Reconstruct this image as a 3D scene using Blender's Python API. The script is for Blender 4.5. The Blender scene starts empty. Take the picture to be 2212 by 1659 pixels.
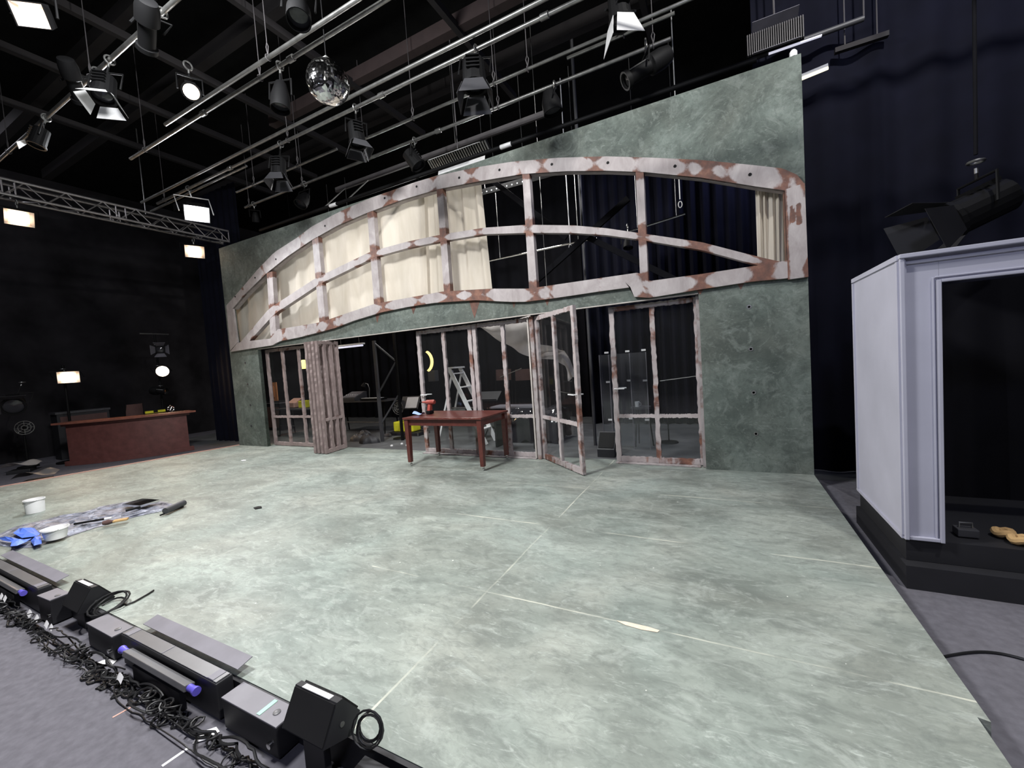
import bpy, bmesh, math, random
from mathutils import Vector, Matrix
random.seed(7)
V = Vector
PI = math.pi
scn = bpy.context.scene
COL = scn.collection

# ------------------------------------------------------------------ camera geometry (metres; X along the set wall, Y upstage, Z up)
W, HT = 2212.0, 1659.0
F_PX = 889.8586
YAW, PITCH, ROLL = -0.477012, 0.052668, -0.069731
EYE = V((0, 0, 1.45))
GND = -0.15                     # studio floor below the stage deck
_cy, _sy, _cp, _sp = math.cos(YAW), math.sin(YAW), math.cos(PITCH), math.sin(PITCH)
FWD = V((_sy * _cp, _cy * _cp, -_sp))
_r0 = V((_cy, -_sy, 0))
_u0 = _r0.cross(FWD)
RIGHT = _r0 * math.cos(ROLL) + _u0 * math.sin(ROLL)
UP = -_r0 * math.sin(ROLL) + _u0 * math.cos(ROLL)


def at(px, py, X=None, Y=None, Z=None):
    """survey helper: the point of the photograph (px,py) on a plane X=, Y= or Z= of the place"""
    d = FWD + RIGHT * ((px - W / 2) / F_PX) - UP * ((py - HT / 2) / F_PX)
    if X is not None:
        t = X / d.x
    elif Y is not None:
        t = Y / d.y
    else:
        t = (Z - EYE.z) / d.z
    return EYE + d * t


cam = bpy.data.cameras.new('camera')
cam.sensor_fit = 'HORIZONTAL'
cam.sensor_width = 36.0
cam.lens = F_PX / W * 36.0
cam.clip_start = 0.05
cam.clip_end = 200
camo = bpy.data.objects.new('camera', cam)
COL.objects.link(camo)
m = Matrix.Identity(4)
for i in range(3):
    m[i][0], m[i][1], m[i][2], m[i][3] = RIGHT[i], UP[i], -FWD[i], EYE[i]
camo.matrix_world = m
scn.camera = camo
scn.view_settings.view_transform = 'Standard'
scn.view_settings.look = 'None'
scn.view_settings.exposure = 0.0
scn.cycles.max_bounces = 6
scn.cycles.diffuse_bounces = 3
scn.cycles.glossy_bounces = 3
scn.cycles.transmission_bounces = 4
scn.cycles.transparent_max_bounces = 12
scn.cycles.sample_clamp_indirect = 4.0
scn.cycles.caustics_reflective = False
scn.cycles.caustics_refractive = False


# ------------------------------------------------------------------ materials
def srgb(r, g, b):
    def f(c):
        c /= 255.0
        return c / 12.92 if c <= 0.04045 else ((c + 0.055) / 1.055) ** 2.4
    return (f(r), f(g), f(b), 1)


class NT:
    def __init__(s, name):
        s.m = bpy.data.materials.new(name)
        s.m.use_nodes = True
        s.t = s.m.node_tree
        s.b = s.t.nodes['Principled BSDF']
        s.out = s.t.nodes['Material Output']

    def n(s, typ, **kw):
        nd = s.t.nodes.new(typ)
        for k, v in kw.items():
            if k.startswith('i_'):
                key = k[2:]
                nd.inputs[int(key) if key.isdigit() else key.replace('_', ' ')].default_value = v
            else:
                setattr(nd, k, v)
        return nd

    def l(s, a, b):
        s.t.links.new(a, b)

    def coord(s, scale=(1, 1, 1), rot=(0, 0, 0)):
        tc = s.n('ShaderNodeNewGeometry')
        mp = s.n('ShaderNodeMapping')
        mp.inputs['Scale'].default_value = scale
        mp.inputs['Rotation'].default_value = rot
        s.l(tc.outputs['Position'], mp.inputs['Vector'])
        return mp.outputs['Vector']

    def noise(s, vec, scale=5, detail=4, rough=0.55, dist=0.0):
        nd = s.n('ShaderNodeTexNoise')
        nd.inputs['Scale'].default_value = scale
        nd.inputs['Detail'].default_value = detail
        nd.inputs['Roughness'].default_value = rough
        nd.inputs['Distortion'].default_value = dist
        s.l(vec, nd.inputs['Vector'])
        return nd.outputs['Fac']

    def ramp(s, fac, stops):
        r = s.n('ShaderNodeValToRGB')
        e = r.color_ramp.elements
        while len(e) < len(stops):
            e.new(0.5)
        for el, (p, c) in zip(e, stops):
            el.position = p
            el.color = c if len(c) == 4 else (*c, 1)
        s.l(fac, r.inputs['Fac'])
        return r.outputs['Color']

    def mix(s, fac, a, b, mode='MIX'):
        mx = s.n('ShaderNodeMix', data_type='RGBA', blend_type=mode)
        for sock, val in ((mx.inputs['Factor'], fac), (mx.inputs['A'], a), (mx.inputs['B'], b)):
            if isinstance(val, bpy.types.NodeSocket):
                s.l(val, sock)
            else:
                sock.default_value = val
        return mx.outputs['Result']

    def math(s, op, a, b=None):
        nd = s.n('ShaderNodeMath', operation=op)
        for i, val in enumerate((a, b)):
            if val is None:
                continue
            if isinstance(val, bpy.types.NodeSocket):
                s.l(val, nd.inputs[i])
            else:
                nd.inputs[i].default_value = val
        return nd.outputs[0]

    def bump(s, fac, strength=0.2, dist=0.02):
        b = s.n('ShaderNodeBump')
        b.inputs['Strength'].default_value = strength
        b.inputs['Distance'].default_value = dist
        s.l(fac, b.inputs['Height'])
        s.l(b.outputs['Normal'], s.b.inputs['Normal'])


def plain(name, col, rough=0.6, metal=0.0, var=0.12, scale=6.0, spec=0.5, bump=0.0):
    k = NT(name)
    f = k.noise(k.coord(), scale, 4)
    a = tuple(c * (1 - var) for c in col[:3]) + (1,)
    b = tuple(min(1, c * (1 + var)) for c in col[:3]) + (1,)
    k.l(k.ramp(f, [(0.3, a), (0.7, b)]), k.b.inputs['Base Color'])
    k.b.inputs['Roughness'].default_value = rough
    k.b.inputs['Metallic'].default_value = metal
    k.b.inputs['Specular IOR Level'].default_value = spec
    if bump:
        k.bump(f, bump)
    return k.m


def glow(name, col, strength):
    k = NT(name)
    k.b.inputs['Base Color'].default_value = col
    k.b.inputs['Emission Color'].default_value = col
    k.b.inputs['Emission Strength'].default_value = strength
    return k.m


def mottled(name, dark, mid, light, scale, aniso=(1, 1, 1), rough=0.75, spec=0.3, deck=False):
    k = NT(name)
    v = k.coord(aniso)
    big = k.noise(v, scale, 5, 0.6, 0.8)
    c = k.ramp(big, [(0.25, dark), (0.50, mid), (0.78, light)])
    # drifts of hue: brownish grey against blue green
    hue = k.ramp(k.noise(k.coord(), 0.9, 3, 0.5, 0.5), [(0.38, (1.03, 1.0, 0.965)), (0.62, (0.965, 1.01, 0.995))])
    c = k.mix(1.0, c, hue, 'MULTIPLY')
    sm = k.noise(v, scale * 3.4, 6, 0.68, 1.1)
    c = k.mix(k.math('MULTIPLY', k.ramp(sm, [(0.34, (1, 1, 1)), (0.50, (0, 0, 0))]), 0.55), c, dark)
    wf = k.noise(v, scale * 2.3, 7, 0.7, 2.2)
    c = k.mix(k.math('MULTIPLY', k.ramp(wf, [(0.52, (0, 0, 0)), (0.63, (1, 1, 1))]), 0.45), c, light)
    hi = tuple(min(1, x * 1.35) for x in light[:3]) + (1,)
    br = k.noise(k.coord((aniso[0] * 2.2, aniso[1] * 5.0, aniso[2] * 5.0), (0, 0, 0.25)), scale * 3.0, 6, 0.72, 1.5)
    c = k.mix(k.math('MULTIPLY', k.ramp(br, [(0.57, (0, 0, 0)), (0.68, (1, 1, 1))]), 0.42), c, hi)
    fine = k.noise(v, scale * 11, 6, 0.75, 1.0)
    c = k.mix(k.math('MULTIPLY', k.ramp(fine, [(0.36, (1, 1, 1)), (0.53, (0, 0, 0))]), 0.42), c, dark)
    if deck:
        spk = k.noise(k.coord(), 24, 2, 0.5)
        c = k.mix(k.ramp(spk, [(0.765, (0, 0, 0)), (0.785, (1, 1, 1))]), c, srgb(205, 208, 200))
        g = k.n('ShaderNodeNewGeometry')
        sp = k.n('ShaderNodeSeparateXYZ')
        k.l(g.outputs['Position'], sp.inputs[0])
        wob = k.math('MULTIPLY', k.math('SUBTRACT', k.noise(k.coord(), 3.0, 3), 0.5), 0.02)

        def line(sock, at_, w):
            return k.math('LESS_THAN', k.math('ABSOLUTE', k.math('ADD', k.math('SUBTRACT', sock, at_), wob)), w)
        gate = k.math('GREATER_THAN', sp.outputs['X'], -2.4)
        ly = None
        for yy, w_ in ((2.16, 0.005), (3.26, 0.008), (4.33, 0.006)):
            q = line(sp.outputs['Y'], yy, w_)
            ly = q if ly is None else k.math('MAXIMUM', ly, q)
        ly = k.math('MULTIPLY', ly, gate)
        lx = k.math('MAXIMUM', line(sp.outputs['X'], -1.40, 0.006), k.math('MULTIPLY', line(sp.outputs['X'], -3.84, 0.004), 0.5))
        brk = k.ramp(k.noise(k.coord(), 1.6, 4), [(0.44, (0, 0, 0)), (0.60, (1, 1, 1))])
        c = k.mix(k.math('MULTIPLY', k.math('MULTIPLY', k.math('MAXIMUM', lx, ly), brk), 0.65), c, srgb(208, 208, 192))
    k.l(c, k.b.inputs['Base Color'])
    k.b.inputs['Roughness'].default_value = rough
    k.b.inputs['Specular IOR Level'].default_value = spec
    k.bump(sm, 0.10)
    return k.m


M = {}
M['set_paint'] = mottled('set_paint', srgb(67, 74, 70), srgb(97, 104, 99), srgb(130, 138, 132), 1.5, (1, 1, 1))
M['deck_paint'] = mottled('deck_paint', srgb(98, 104, 99), srgb(133, 140, 134), srgb(164, 171, 164), 1.9, (0.6, 1.1, 1), 0.55, 0.45, True)
M['black'] = plain('black_metal', (0.006, 0.006, 0.0065, 1), 0.62, 0.0, spec=0.16)
M['black_matte'] = plain('black_matte', (0.008, 0.008, 0.010, 1), 0.9, 0, spec=0.1)
M['black_paint'] = plain('black_paint', (0.014, 0.014, 0.017, 1), 0.55)
M['dark_grey'] = plain('dark_grey_paint', (0.05, 0.05, 0.055, 1), 0.5)
M['grey_box'] = plain('grey_box_paint', (0.16, 0.155, 0.175, 1), 0.5)
M['batten_grey'] = plain('batten_grey', (0.10, 0.10, 0.105, 1), 0.4)
M['flap_grey'] = plain('flap_grey', (0.17, 0.165, 0.19, 1), 0.55)
M['steel'] = plain('galvanised_steel', (0.30, 0.30, 0.29, 1), 0.38, 0.85, 0.25, 9)
M['alu'] = plain('truss_aluminium', (0.42, 0.40, 0.40, 1), 0.4, 0.8, 0.15, 9)
M['bright'] = plain('bright_plate', (0.75, 0.75, 0.75, 1), 0.35)
M['chrome'] = plain('chrome', (0.8, 0.8, 0.8, 1), 0.12, 1.0, 0.05)
M['white'] = plain('white_paint', (0.85, 0.85, 0.85, 1), 0.5, 0, 0.05)
M['portal'] = plain('portal_white', (0.44, 0.44, 0.52, 1), 0.55, 0, 0.05, 3)
M['trim_pale'] = plain('pale_trim', (0.50, 0.46, 0.42, 1), 0.6, 0, 0.2)
M['mahogany'] = plain('mahogany_stain', (0.105, 0.028, 0.022, 1), 0.32, 0, 0.25, 14)
M['bar_wood'] = plain('bar_wood', (0.14, 0.052, 0.046, 1), 0.45, 0, 0.2, 8)
M['bar_top'] = plain('bar_top', (0.26, 0.10, 0.07, 1), 0.25, 0, 0.2, 8)
M['carpet'] = plain('carpet_floor', (0.125, 0.121, 0.138, 1), 0.95, 0, 0.14, 25, 0.1, 0.04)
M['backfloor'] = plain('backstage_floor', (0.10, 0.104, 0.108, 1), 0.6, 0, 0.25, 3)
M['navy'] = plain('navy_drape', (0.0040, 0.0044, 0.0105, 1), 0.9, 0, 0.2, 3, 0.15)
M['black_drape'] = plain('black_drape', (0.006, 0.006, 0.008, 1), 0.95, 0, 0.2, 3, 0.1)
M['wall_black'] = plain('wall_black', (0.018, 0.017, 0.019, 1), 0.9, 0, 0.5, 1.2, 0.1)
M['ceiling'] = plain('ceiling_black', (0.010, 0.010, 0.010, 1), 0.95, 0, 0.2, 3, 0.1)
M['beam'] = plain('ceiling_beam', (0.012, 0.010, 0.011, 1), 0.8)
M['strut'] = plain('grey_strut', (0.07, 0.065, 0.068, 1), 0.6)
M['reflector'] = plain('lamp_reflector', (0.8, 0.78, 0.75, 1), 0.4, 0.3)
M['warm_beam'] = plain('rafter_wood', (0.04, 0.026, 0.025, 1), 0.8)
M['plywood'] = plain('plywood', (0.42, 0.34, 0.23, 1), 0.7, 0, 0.15, 10)
M['yellow'] = plain('yellow_plastic', (0.75, 0.72, 0.04, 1), 0.45)
M['blue'] = plain('blue_plastic', (0.10, 0.20, 0.75, 1), 0.45, 0, 0.25, 8)
M['paleblue'] = plain('pale_blue_cloth', (0.34, 0.47, 0.85, 1), 0.8)
M['red'] = plain('red_paint', (0.32, 0.055, 0.04, 1), 0.45)
M['orange_wood'] = plain('orange_wood', (0.60, 0.25, 0.10, 1), 0.6)
M['brown'] = plain('brown_fabric', (0.10, 0.055, 0.05, 1), 0.9)
M['pink'] = plain('pink_plastic', (0.55, 0.33, 0.27, 1), 0.5)
M['rubber'] = plain('rubber', (0.010, 0.010, 0.011, 1), 0.45)
M['paper'] = plain('paper', (0.78, 0.77, 0.78, 1), 0.8, 0, 0.04)
M['scar'] = plain('bare_wood', (0.72, 0.58, 0.46, 1), 0.8, 0, 0.1, 30)
M['tan'] = plain('tan_rope', (0.5, 0.32, 0.14, 1), 0.8)
M['violet'] = plain('violet_plastic', (0.12, 0.10, 0.55, 1), 0.4)
M['mint'] = plain('mint_tape', (0.35, 0.62, 0.47, 1), 0.7)
M['lens'] = plain('lens_glass', (0.03, 0.03, 0.035, 1), 0.08, 0, 0.1)
M['grille'] = plain('speaker_grille', (0.018, 0.018, 0.018, 1), 0.85, 0, 0.3, 150, 0.2)


def lamp_glow(name, core, rim, s0, s1):
    k = NT(name)
    a = k.n('ShaderNodeAttribute', attribute_name='rust')
    t_ = k.math('MAXIMUM', a.outputs['Fac'], 0.0)
    k.l(k.mix(t_, core, rim), k.b.inputs['Emission Color'])
    k.l(k.math('ADD', k.math('MULTIPLY', t_, s1 - s0), s0), k.b.inputs['Emission Strength'])
    return k.m


M['cool_lamp'] = lamp_glow('cool_lamp', (0.95, 0.97, 1, 1), (0.8, 0.82, 1, 1), 30, 6)
M['warm_lamp'] = lamp_glow('warm_lamp', (1, 0.80, 0.58, 1), (1, 0.50, 0.26, 1), 12, 1.6)
M['yellow_lamp'] = glow('yellow_lamp', (1, 0.80, 0.28, 1), 1.6)
M['tube_lamp'] = glow('tube_lamp', (0.80, 0.80, 0.95, 1), 0.75)
M['tube_warm'] = glow('tube_warm', (1, 0.95, 0.72, 1), 1.2)
M['hole_glow'] = glow('hole_glow', (0.92, 0.95, 1, 1), 1.3)
M['sparkle'] = glow('sparkle', (0.9, 0.95, 1, 1), 1.5)


def rust_paint(name, tone):
    k = NT(name)

    def srgb(r_, g_, b_):
        return tuple(x * y for x, y in zip(globals()['srgb'](r_, g_, b_)[:3], tone)) + (1,)
    at_ = k.n('ShaderNodeAttribute', attribute_name='rust')
    n1 = k.noise(k.coord(), 8.0, 5, 0.6, 0.6)
    n2 = k.noise(k.coord((1, 1, 0.35)), 20.0, 4, 0.6, 0.4)
    s = k.math('ADD', k.math('MULTIPLY', k.math('SUBTRACT', n1, 0.5), 0.15), k.math('MULTIPLY', k.math('SUBTRACT', n2, 0.5), 0.07))
    f = k.math('ADD', k.math('SUBTRACT', at_.outputs['Fac'], 0.018), s)
    mask = k.ramp(k.math('ADD', k.math('MULTIPLY', f, 26.0), 0.5), [(0.0, (0, 0, 0)), (1.0, (0.92, 0.92, 0.92))])
    rust = k.ramp(k.noise(k.coord(), 11, 5), [(0.3, srgb(84, 58, 50)), (0.55, srgb(120, 78, 62)), (0.75, srgb(152, 108, 84))])
    paint = k.ramp(k.noise(k.coord((1, 1, 0.6)), 5, 6, 0.65, 0.8), [(0.3, srgb(158, 149, 148)), (0.6, srgb(186, 178, 177)), (0.8, srgb(206, 200, 199))])
    k.l(k.mix(mask, paint, rust), k.b.inputs['Base Color'])
    k.b.inputs['Roughness'].default_value = 0.6
    k.b.inputs['Specular IOR Level'].default_value = 0.3
    k.bump(n2, 0.15)
    return k.m


def cloth(name, a, b, scale=3, trans=0.35):
    k = NT(name)
    v = k.coord((1, 1, 0.22))
    c = k.ramp(k.noise(v, scale, 5, 0.6, 0.5), [(0.3, a), (0.7, b)])
    k.l(c, k.b.inputs['Base Color'])
    k.b.inputs['Roughness'].default_value = 0.9
    k.b.inputs['Specular IOR Level'].default_value = 0.1
    if trans:
        tr = k.n('ShaderNodeBsdfTranslucent')
        k.l(c, tr.inputs['Color'])
        mx = k.n('ShaderNodeMixShader')
        mx.inputs[0].default_value = trans
        k.l(k.b.outputs[0], mx.inputs[1])
        k.l(tr.outputs[0], mx.inputs[2])
        k.l(mx.outputs[0], k.out.inputs['Surface'])
    return k.m


def clear(name, tint=(0.9, 0.92, 0.92, 1), haze=0.06, hazecol=(0.5, 0.5, 0.52, 1)):
    k = NT(name)
    tr = k.n('ShaderNodeBsdfTransparent')
    tr.inputs['Color'].default_value = tint
    gl = k.n('ShaderNodeBsdfGlossy')
    gl.inputs['Roughness'].default_value = 0.04
    lw = k.n('ShaderNodeLayerWeight')
    lw.inputs['Blend'].default_value = 0.5
    fz = k.math('ADD', k.math('MULTIPLY', k.math('POWER', lw.outputs['Facing'], 5.0), 0.45), 0.025)
    df = k.n('ShaderNodeBsdfDiffuse')
    df.inputs['Color'].default_value = hazecol
    m1 = k.n('ShaderNodeMixShader')
    m1.inputs[0].default_value = haze
    k.l(tr.outputs[0], m1.inputs[1])
    k.l(df.outputs[0], m1.inputs[2])
    m2 = k.n('ShaderNodeMixShader')
    k.l(fz, m2.inputs[0])
    k.l(m1.outputs[0], m2.inputs[1])
    k.l(gl.outputs[0], m2.inputs[2])
    k.l(m2.outputs[0], k.out.inputs['Surface'])
    return k.m


def mirror_tiles():
    k = NT('mirror_tiles')
    tc = k.n('ShaderNodeTexCoord')
    vo = k.n('ShaderNodeTexVoronoi')
    vo.inputs['Scale'].default_value = 26
    k.l(tc.outputs['Object'], vo.inputs['Vector'])
    nm = k.n('ShaderNodeVectorMath', operation='MULTIPLY_ADD')
    k.l(vo.outputs['Color'], nm.inputs[0])
    nm.inputs[1].default_value = (0.35, 0.35, 0.35)
    g = k.n('ShaderNodeNewGeometry')
    k.l(g.outputs['Normal'], nm.inputs[2])
    nn = k.n('ShaderNodeVectorMath', operation='NORMALIZE')
    k.l(nm.outputs[0], nn.inputs[0])
    k.l(nn.outputs[0], k.b.inputs['Normal'])
    k.b.inputs['Metallic'].default_value = 1
    k.b.inputs['Roughness'].default_value = 0.12
    k.b.inputs['Base Color'].default_value = (0.75, 0.75, 0.75, 1)
    return k.m


M['rust'] = rust_paint('rusted_paint', (0.82, 0.82, 0.82))
M['door_paint'] = rust_paint('door_paint', (0.92, 0.90, 0.90))
M['door_shaded'] = rust_paint('door_paint_shaded', (0.62, 0.54, 0.52))  # shaded copy: tone darkened and browned for the shade on the bar end doors
M['muslin'] = cloth('cream_muslin', srgb(203, 194, 178), srgb(222, 214, 201), 4, 0.35)
M['sheet'] = cloth('white_sheet', srgb(188, 180, 176), srgb(214, 208, 205), 3, 0.2)
M['glass'] = clear('door_glass', (0.94, 0.95, 0.95, 1), 0.008)
M['plexi'] = clear('clear_acrylic', (0.88, 0.9, 0.92, 1), 0.05)
M['plastic_sheet'] = plain('plastic_sheet', (0.19, 0.20, 0.245, 1), 0.4, 0, 0.75, 13, 0.4, 0.8)
M['mirror'] = mirror_tiles()


# ------------------------------------------------------------------ mesh building
class MB:
    def __init__(s):
        s.v, s.f, s.sm, s.r = [], [], [], []

    def add(s, vs, fs, smooth=False, rust=None):
        o = len(s.v)
        s.v += [V(p) for p in vs]
        s.f += [tuple(o + i for i in f) for f in fs]
        s.sm += [smooth] * len(fs)
        s.r += rust if rust else [-1.0] * len(vs)
        return s

    def box(s, c, size, ax=None, bev=0.0):
        """box at c, size (a,b,c) along axes ax (3 vectors)"""
        X, Y, Z = ax or (V((1, 0, 0)), V((0, 1, 0)), V((0, 0, 1)))
        hx, hy, hz = size[0] / 2, size[1] / 2, size[2] / 2
        c = V(c)
        if not bev:
            vs = [c + X * (i * hx) + Y * (j * hy) + Z * (k_ * hz) for k_ in (-1, 1) for i, j in ((-1, -1), (1, -1), (1, 1), (-1, 1))]
            return s.add(vs, [(3, 2, 1, 0), (4, 5, 6, 7), (0, 1, 5, 4), (1, 2, 6, 5), (2, 3, 7, 6), (3, 0, 4, 7)])
        b = min(bev, hx * .9, hy * .9, hz * .9)
        bm = bmesh.new()
        bmesh.ops.create_cube(bm, size=1)
        for v in bm.verts:
            v.co = V((v.co.x * 2 * hx, v.co.y * 2 * hy, v.co.z * 2 * hz))
        bmesh.ops.bevel(bm, geom=bm.edges[:], offset=b, segments=2, affect='EDGES', profile=0.6)
        bm.verts.index_update()
        vs = [c + X * v.co.x + Y * v.co.y + Z * v.co.z for v in bm.verts]
        fs = [tuple(v.index for v in f.verts) for f in bm.faces]
        bm.free()
        return s.add(vs, fs)

    def tube(s, pts, r, seg=10, cap=True, closed=False):
        pts = [V(p) for p in pts]
        n = len(pts)
        rs = r if isinstance(r, (list, tuple)) else [r] * n
        vs, fs = [], []
        prev = None
        for i, p in enumerate(pts):
            if closed:
                d = pts[(i + 1) % n] - pts[i - 1]
            else:
                d = pts[min(i + 1, n - 1)] - pts[max(i - 1, 0)]
            d = d.normalized() if d.length > 1e-9 else V((0, 0, 1))
            if prev is None:
                a = d.cross(V((0, 0, 1)))
                if a.length < 0.05:
                    a = d.cross(V((1, 0, 0)))
            else:
                a = prev - d * prev.dot(d)
            a = a.normalized()
            prev = a
            b = d.cross(a)
            for k_ in range(seg):
                t = 2 * PI * k_ / seg
                vs.append(p + (a * math.cos(t) + b * math.sin(t)) * rs[i])
        m_ = n if closed else n - 1
        for i in range(m_):
            for k_ in range(seg):
                a0, a1 = i * seg + k_, i * seg + (k_ + 1) % seg
                b0, b1 = ((i + 1) % n) * seg + k_, ((i + 1) % n) * seg + (k_ + 1) % seg
                fs.append((a0, a1, b1, b0))
        s.add(vs, fs, True)
        if cap and not closed:
            o = len(s.v) - len(vs)
            s.f += [tuple(o + k_ for k_ in reversed(range(seg))), tuple(o + (n - 1) * seg + k_ for k_ in range(seg))]
            s.sm += [False, False]
        return s

    def lathe(s, c, axis, prof, seg=20, smooth=True, capa=True, capb=True):
        """prof: list of (along, radius)"""
        c, d = V(c), V(axis).normalized()
        a = d.cross(V((0, 0, 1)))
        if a.length < 0.05:
            a = d.cross(V((1, 0, 0)))
        a.normalize()
        b = d.cross(a)
        vs, fs = [], []
        for t, r in prof:
            for k_ in range(seg):
                g = 2 * PI * k_ / seg
                vs.append(c + d * t + (a * math.cos(g) + b * math.sin(g)) * r)
        for i in range(len(prof) - 1):
            for k_ in range(seg):
                fs.append((i * seg + k_, i * seg + (k_ + 1) % seg, (i + 1) * seg + (k_ + 1) % seg, (i + 1) * seg + k_))
        s.add(vs, fs, smooth)
        o = len(s.v) - len(vs)
        if capa:
            s.f.append(tuple(o + k_ for k_ in reversed(range(seg))))
            s.sm.append(False)
        if capb:
            s.f.append(tuple(o + (len(prof) - 1) * seg + k_ for k_ in range(seg)))
            s.sm.append(False)
        return s

    def prism(s, poly, dvec):
        """poly: coplanar 3-D points, extruded by dvec"""
        n = len(poly)
        poly = [V(p) for p in poly]
        d = V(dvec)
        return s.add(poly + [p + d for p in poly], [tuple(reversed(range(n))), tuple(range(n, 2 * n))] + [(i, (i + 1) % n, n + (i + 1) % n, n + i) for i in range(n)])

    def grid(s, fn, nu, nv, smooth=True, double=0.0):
        vs = [V(fn(i / nu, j / nv)) for j in range(nv + 1) for i in range(nu + 1)]
        fs = [(j * (nu + 1) + i, j * (nu + 1) + i + 1, (j + 1) * (nu + 1) + i + 1, (j + 1) * (nu + 1) + i) for j in range(nv) for i in range(nu)]
        return s.add(vs, fs, smooth)

    def band(s, A, B, m_, y0, y1, rustf=None, jit=0.0):
        """a flat board between polylines A and B (lists of (x,z), equal length), front at y0, back at y1, m_ cells across; rustf(x,z,v)"""
        n = len(A)
        idx = {}
        vs, fs, ru = [], [], []
        for side, y in ((0, y0), (1, y1)):
            for i in range(n):
                for j in range(m_ + 1):
                    t = j / m_
                    x = A[i][0] * (1 - t) + B[i][0] * t
                    z = A[i][1] * (1 - t) + B[i][1] * t
                    if len(A[i]) > 2:
                        y_off = A[i][2]
                    else:
                        y_off = 0
                    idx[side, i, j] = len(vs)
                    vs.append((x, y + y_off, z))
                    ru.append(rustf(x, z, t) if rustf else -0.04)
        for i in range(n - 1):
            for j in range(m_):
                fs.append((idx[0, i, j], idx[0, i + 1, j], idx[0, i + 1, j + 1], idx[0, i, j + 1]))
                fs.append((idx[1, i, j + 1], idx[1, i + 1, j + 1], idx[1, i + 1, j], idx[1, i, j]))
            for j, rev in ((0, 0), (m_, 1)):
                fs.append((idx[0, i, j], idx[1, i, j], idx[1, i + 1, j], idx[0, i + 1, j]))
        for i in (0, n - 1):
            for j in range(m_):
                fs.append((idx[0, i, j], idx[0, i, j + 1], idx[1, i, j + 1], idx[1, i, j]))
        return s.add(vs, fs, False, ru)

    def build(s, name, mat, parent=None, fixn=True):
        me = bpy.data.meshes.new(name)
        me.from_pydata([tuple(p) for p in s.v], [], s.f)
        me.polygons.foreach_set('use_smooth', s.sm)
        if any(x > -0.9 for x in s.r):
            at_ = me.attributes.new('rust', 'FLOAT', 'POINT')
            at_.data.foreach_set('value', s.r)
        me.materials.append(M[mat] if isinstance(mat, str) else mat)
        me.update()
        if any(s.sm):
            me.set_sharp_from_angle(angle=math.radians(38))
        if fixn:
            bm = bmesh.new()
            bm.from_mesh(me)
            bmesh.ops.recalc_face_normals(bm, faces=bm.faces[:])
            bm.to_mesh(me)
            bm.free()
        o = bpy.data.objects.new(name, me)
        COL.objects.link(o)
        if parent is not None:
            o.parent = parent
            o.matrix_parent_inverse = Matrix.Translation(-V(parent['_o'])) if '_o' in parent else Matrix.Identity(4)
        return o


def tag(o, label=None, cat=None, group=None, kind=None):
    if label:
        o['label'] = label
    if cat:
        o['category'] = cat
    if group:
        o['group'] = group
    if kind:
        o['kind'] = kind
    return o


ROOTS = []


def thing(name, label, cat, loc=(0, 0, 0), group=None, kind=None):
    o = bpy.data.objects.new(name, None)
    COL.objects.link(o)
    o.location = loc
    o.empty_display_size = 0.1
    o['_o'] = tuple(loc)
    ROOTS.append(o)
    return tag(o, label, cat, group, kind)


def struct(o, label=None, cat=None):
    return tag(o, label, cat, kind='structure')


def bx(name, mat, c, size, parent=None, ax=None, bev=0.0):
    return MB().box(c, size, ax, bev).build(name, mat, parent)


def axes(rz=0, rx=0):
    mt = Matrix.Rotation(rz, 3, 'Z') @ Matrix.Rotation(rx, 3, 'X')
    return tuple(mt @ V(e) for e in ((1, 0, 0), (0, 1, 0), (0, 0, 1)))


def resample(pts, n, key=0):
    """n+1 points evenly in parameter of coordinate key along a polyline"""
    ks = [p[key] for p in pts]
    out = []
    for i in range(n + 1):
        k_ = ks[0] + (ks[-1] - ks[0]) * i / n
        for a in range(len(pts) - 1):
            if (ks[a] - k_) * (ks[a + 1] - k_) <= 0 and ks[a] != ks[a + 1]:
                t = (k_ - ks[a]) / (ks[a + 1] - ks[a])
                out.append(tuple(pts[a][q] * (1 - t) + pts[a + 1][q] * t for q in range(2)))
                break
        else:
            out.append(tuple(pts[-1][:2]) if i else tuple(pts[0][:2]))
    return out


def poly_fill(name, mat, loops, y0, y1, parent=None):
    """flat board in the XZ plane from loops (outer + holes), between y0 and y1"""
    cu = bpy.data.curves.new(name, 'CURVE')
    cu.dimensions = '2D'
    cu.fill_mode = 'BOTH'
    cu.extrude = abs(y1 - y0) / 2
    for lp in loops:
        sp = cu.splines.new('POLY')
        sp.points.add(len(lp) - 1)
        for p, (x, z) in zip(sp.points, lp):
            p.co = (x, z, 0, 1)
        sp.use_cyclic_u = True
    tmp = bpy.data.objects.new(name, cu)
    COL.objects.link(tmp)
    dg = bpy.context.evaluated_depsgraph_get()
    me = bpy.data.meshes.new_from_object(tmp.evaluated_get(dg))
    COL.objects.unlink(tmp)
    bpy.data.objects.remove(tmp)
    me.name = name
    ym = (y0 + y1) / 2
    for v in me.vertices:
        v.co = V((v.co.x, ym - v.co.z, v.co.y))
    me.materials.clear()
    me.materials.append(M[mat])
    o = bpy.data.objects.new(name, me)
    COL.objects.link(o)
    if parent is not None:
        o.parent = parent
        o.matrix_parent_inverse = Matrix.Translation(-V(parent['_o']))
    return o


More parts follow.
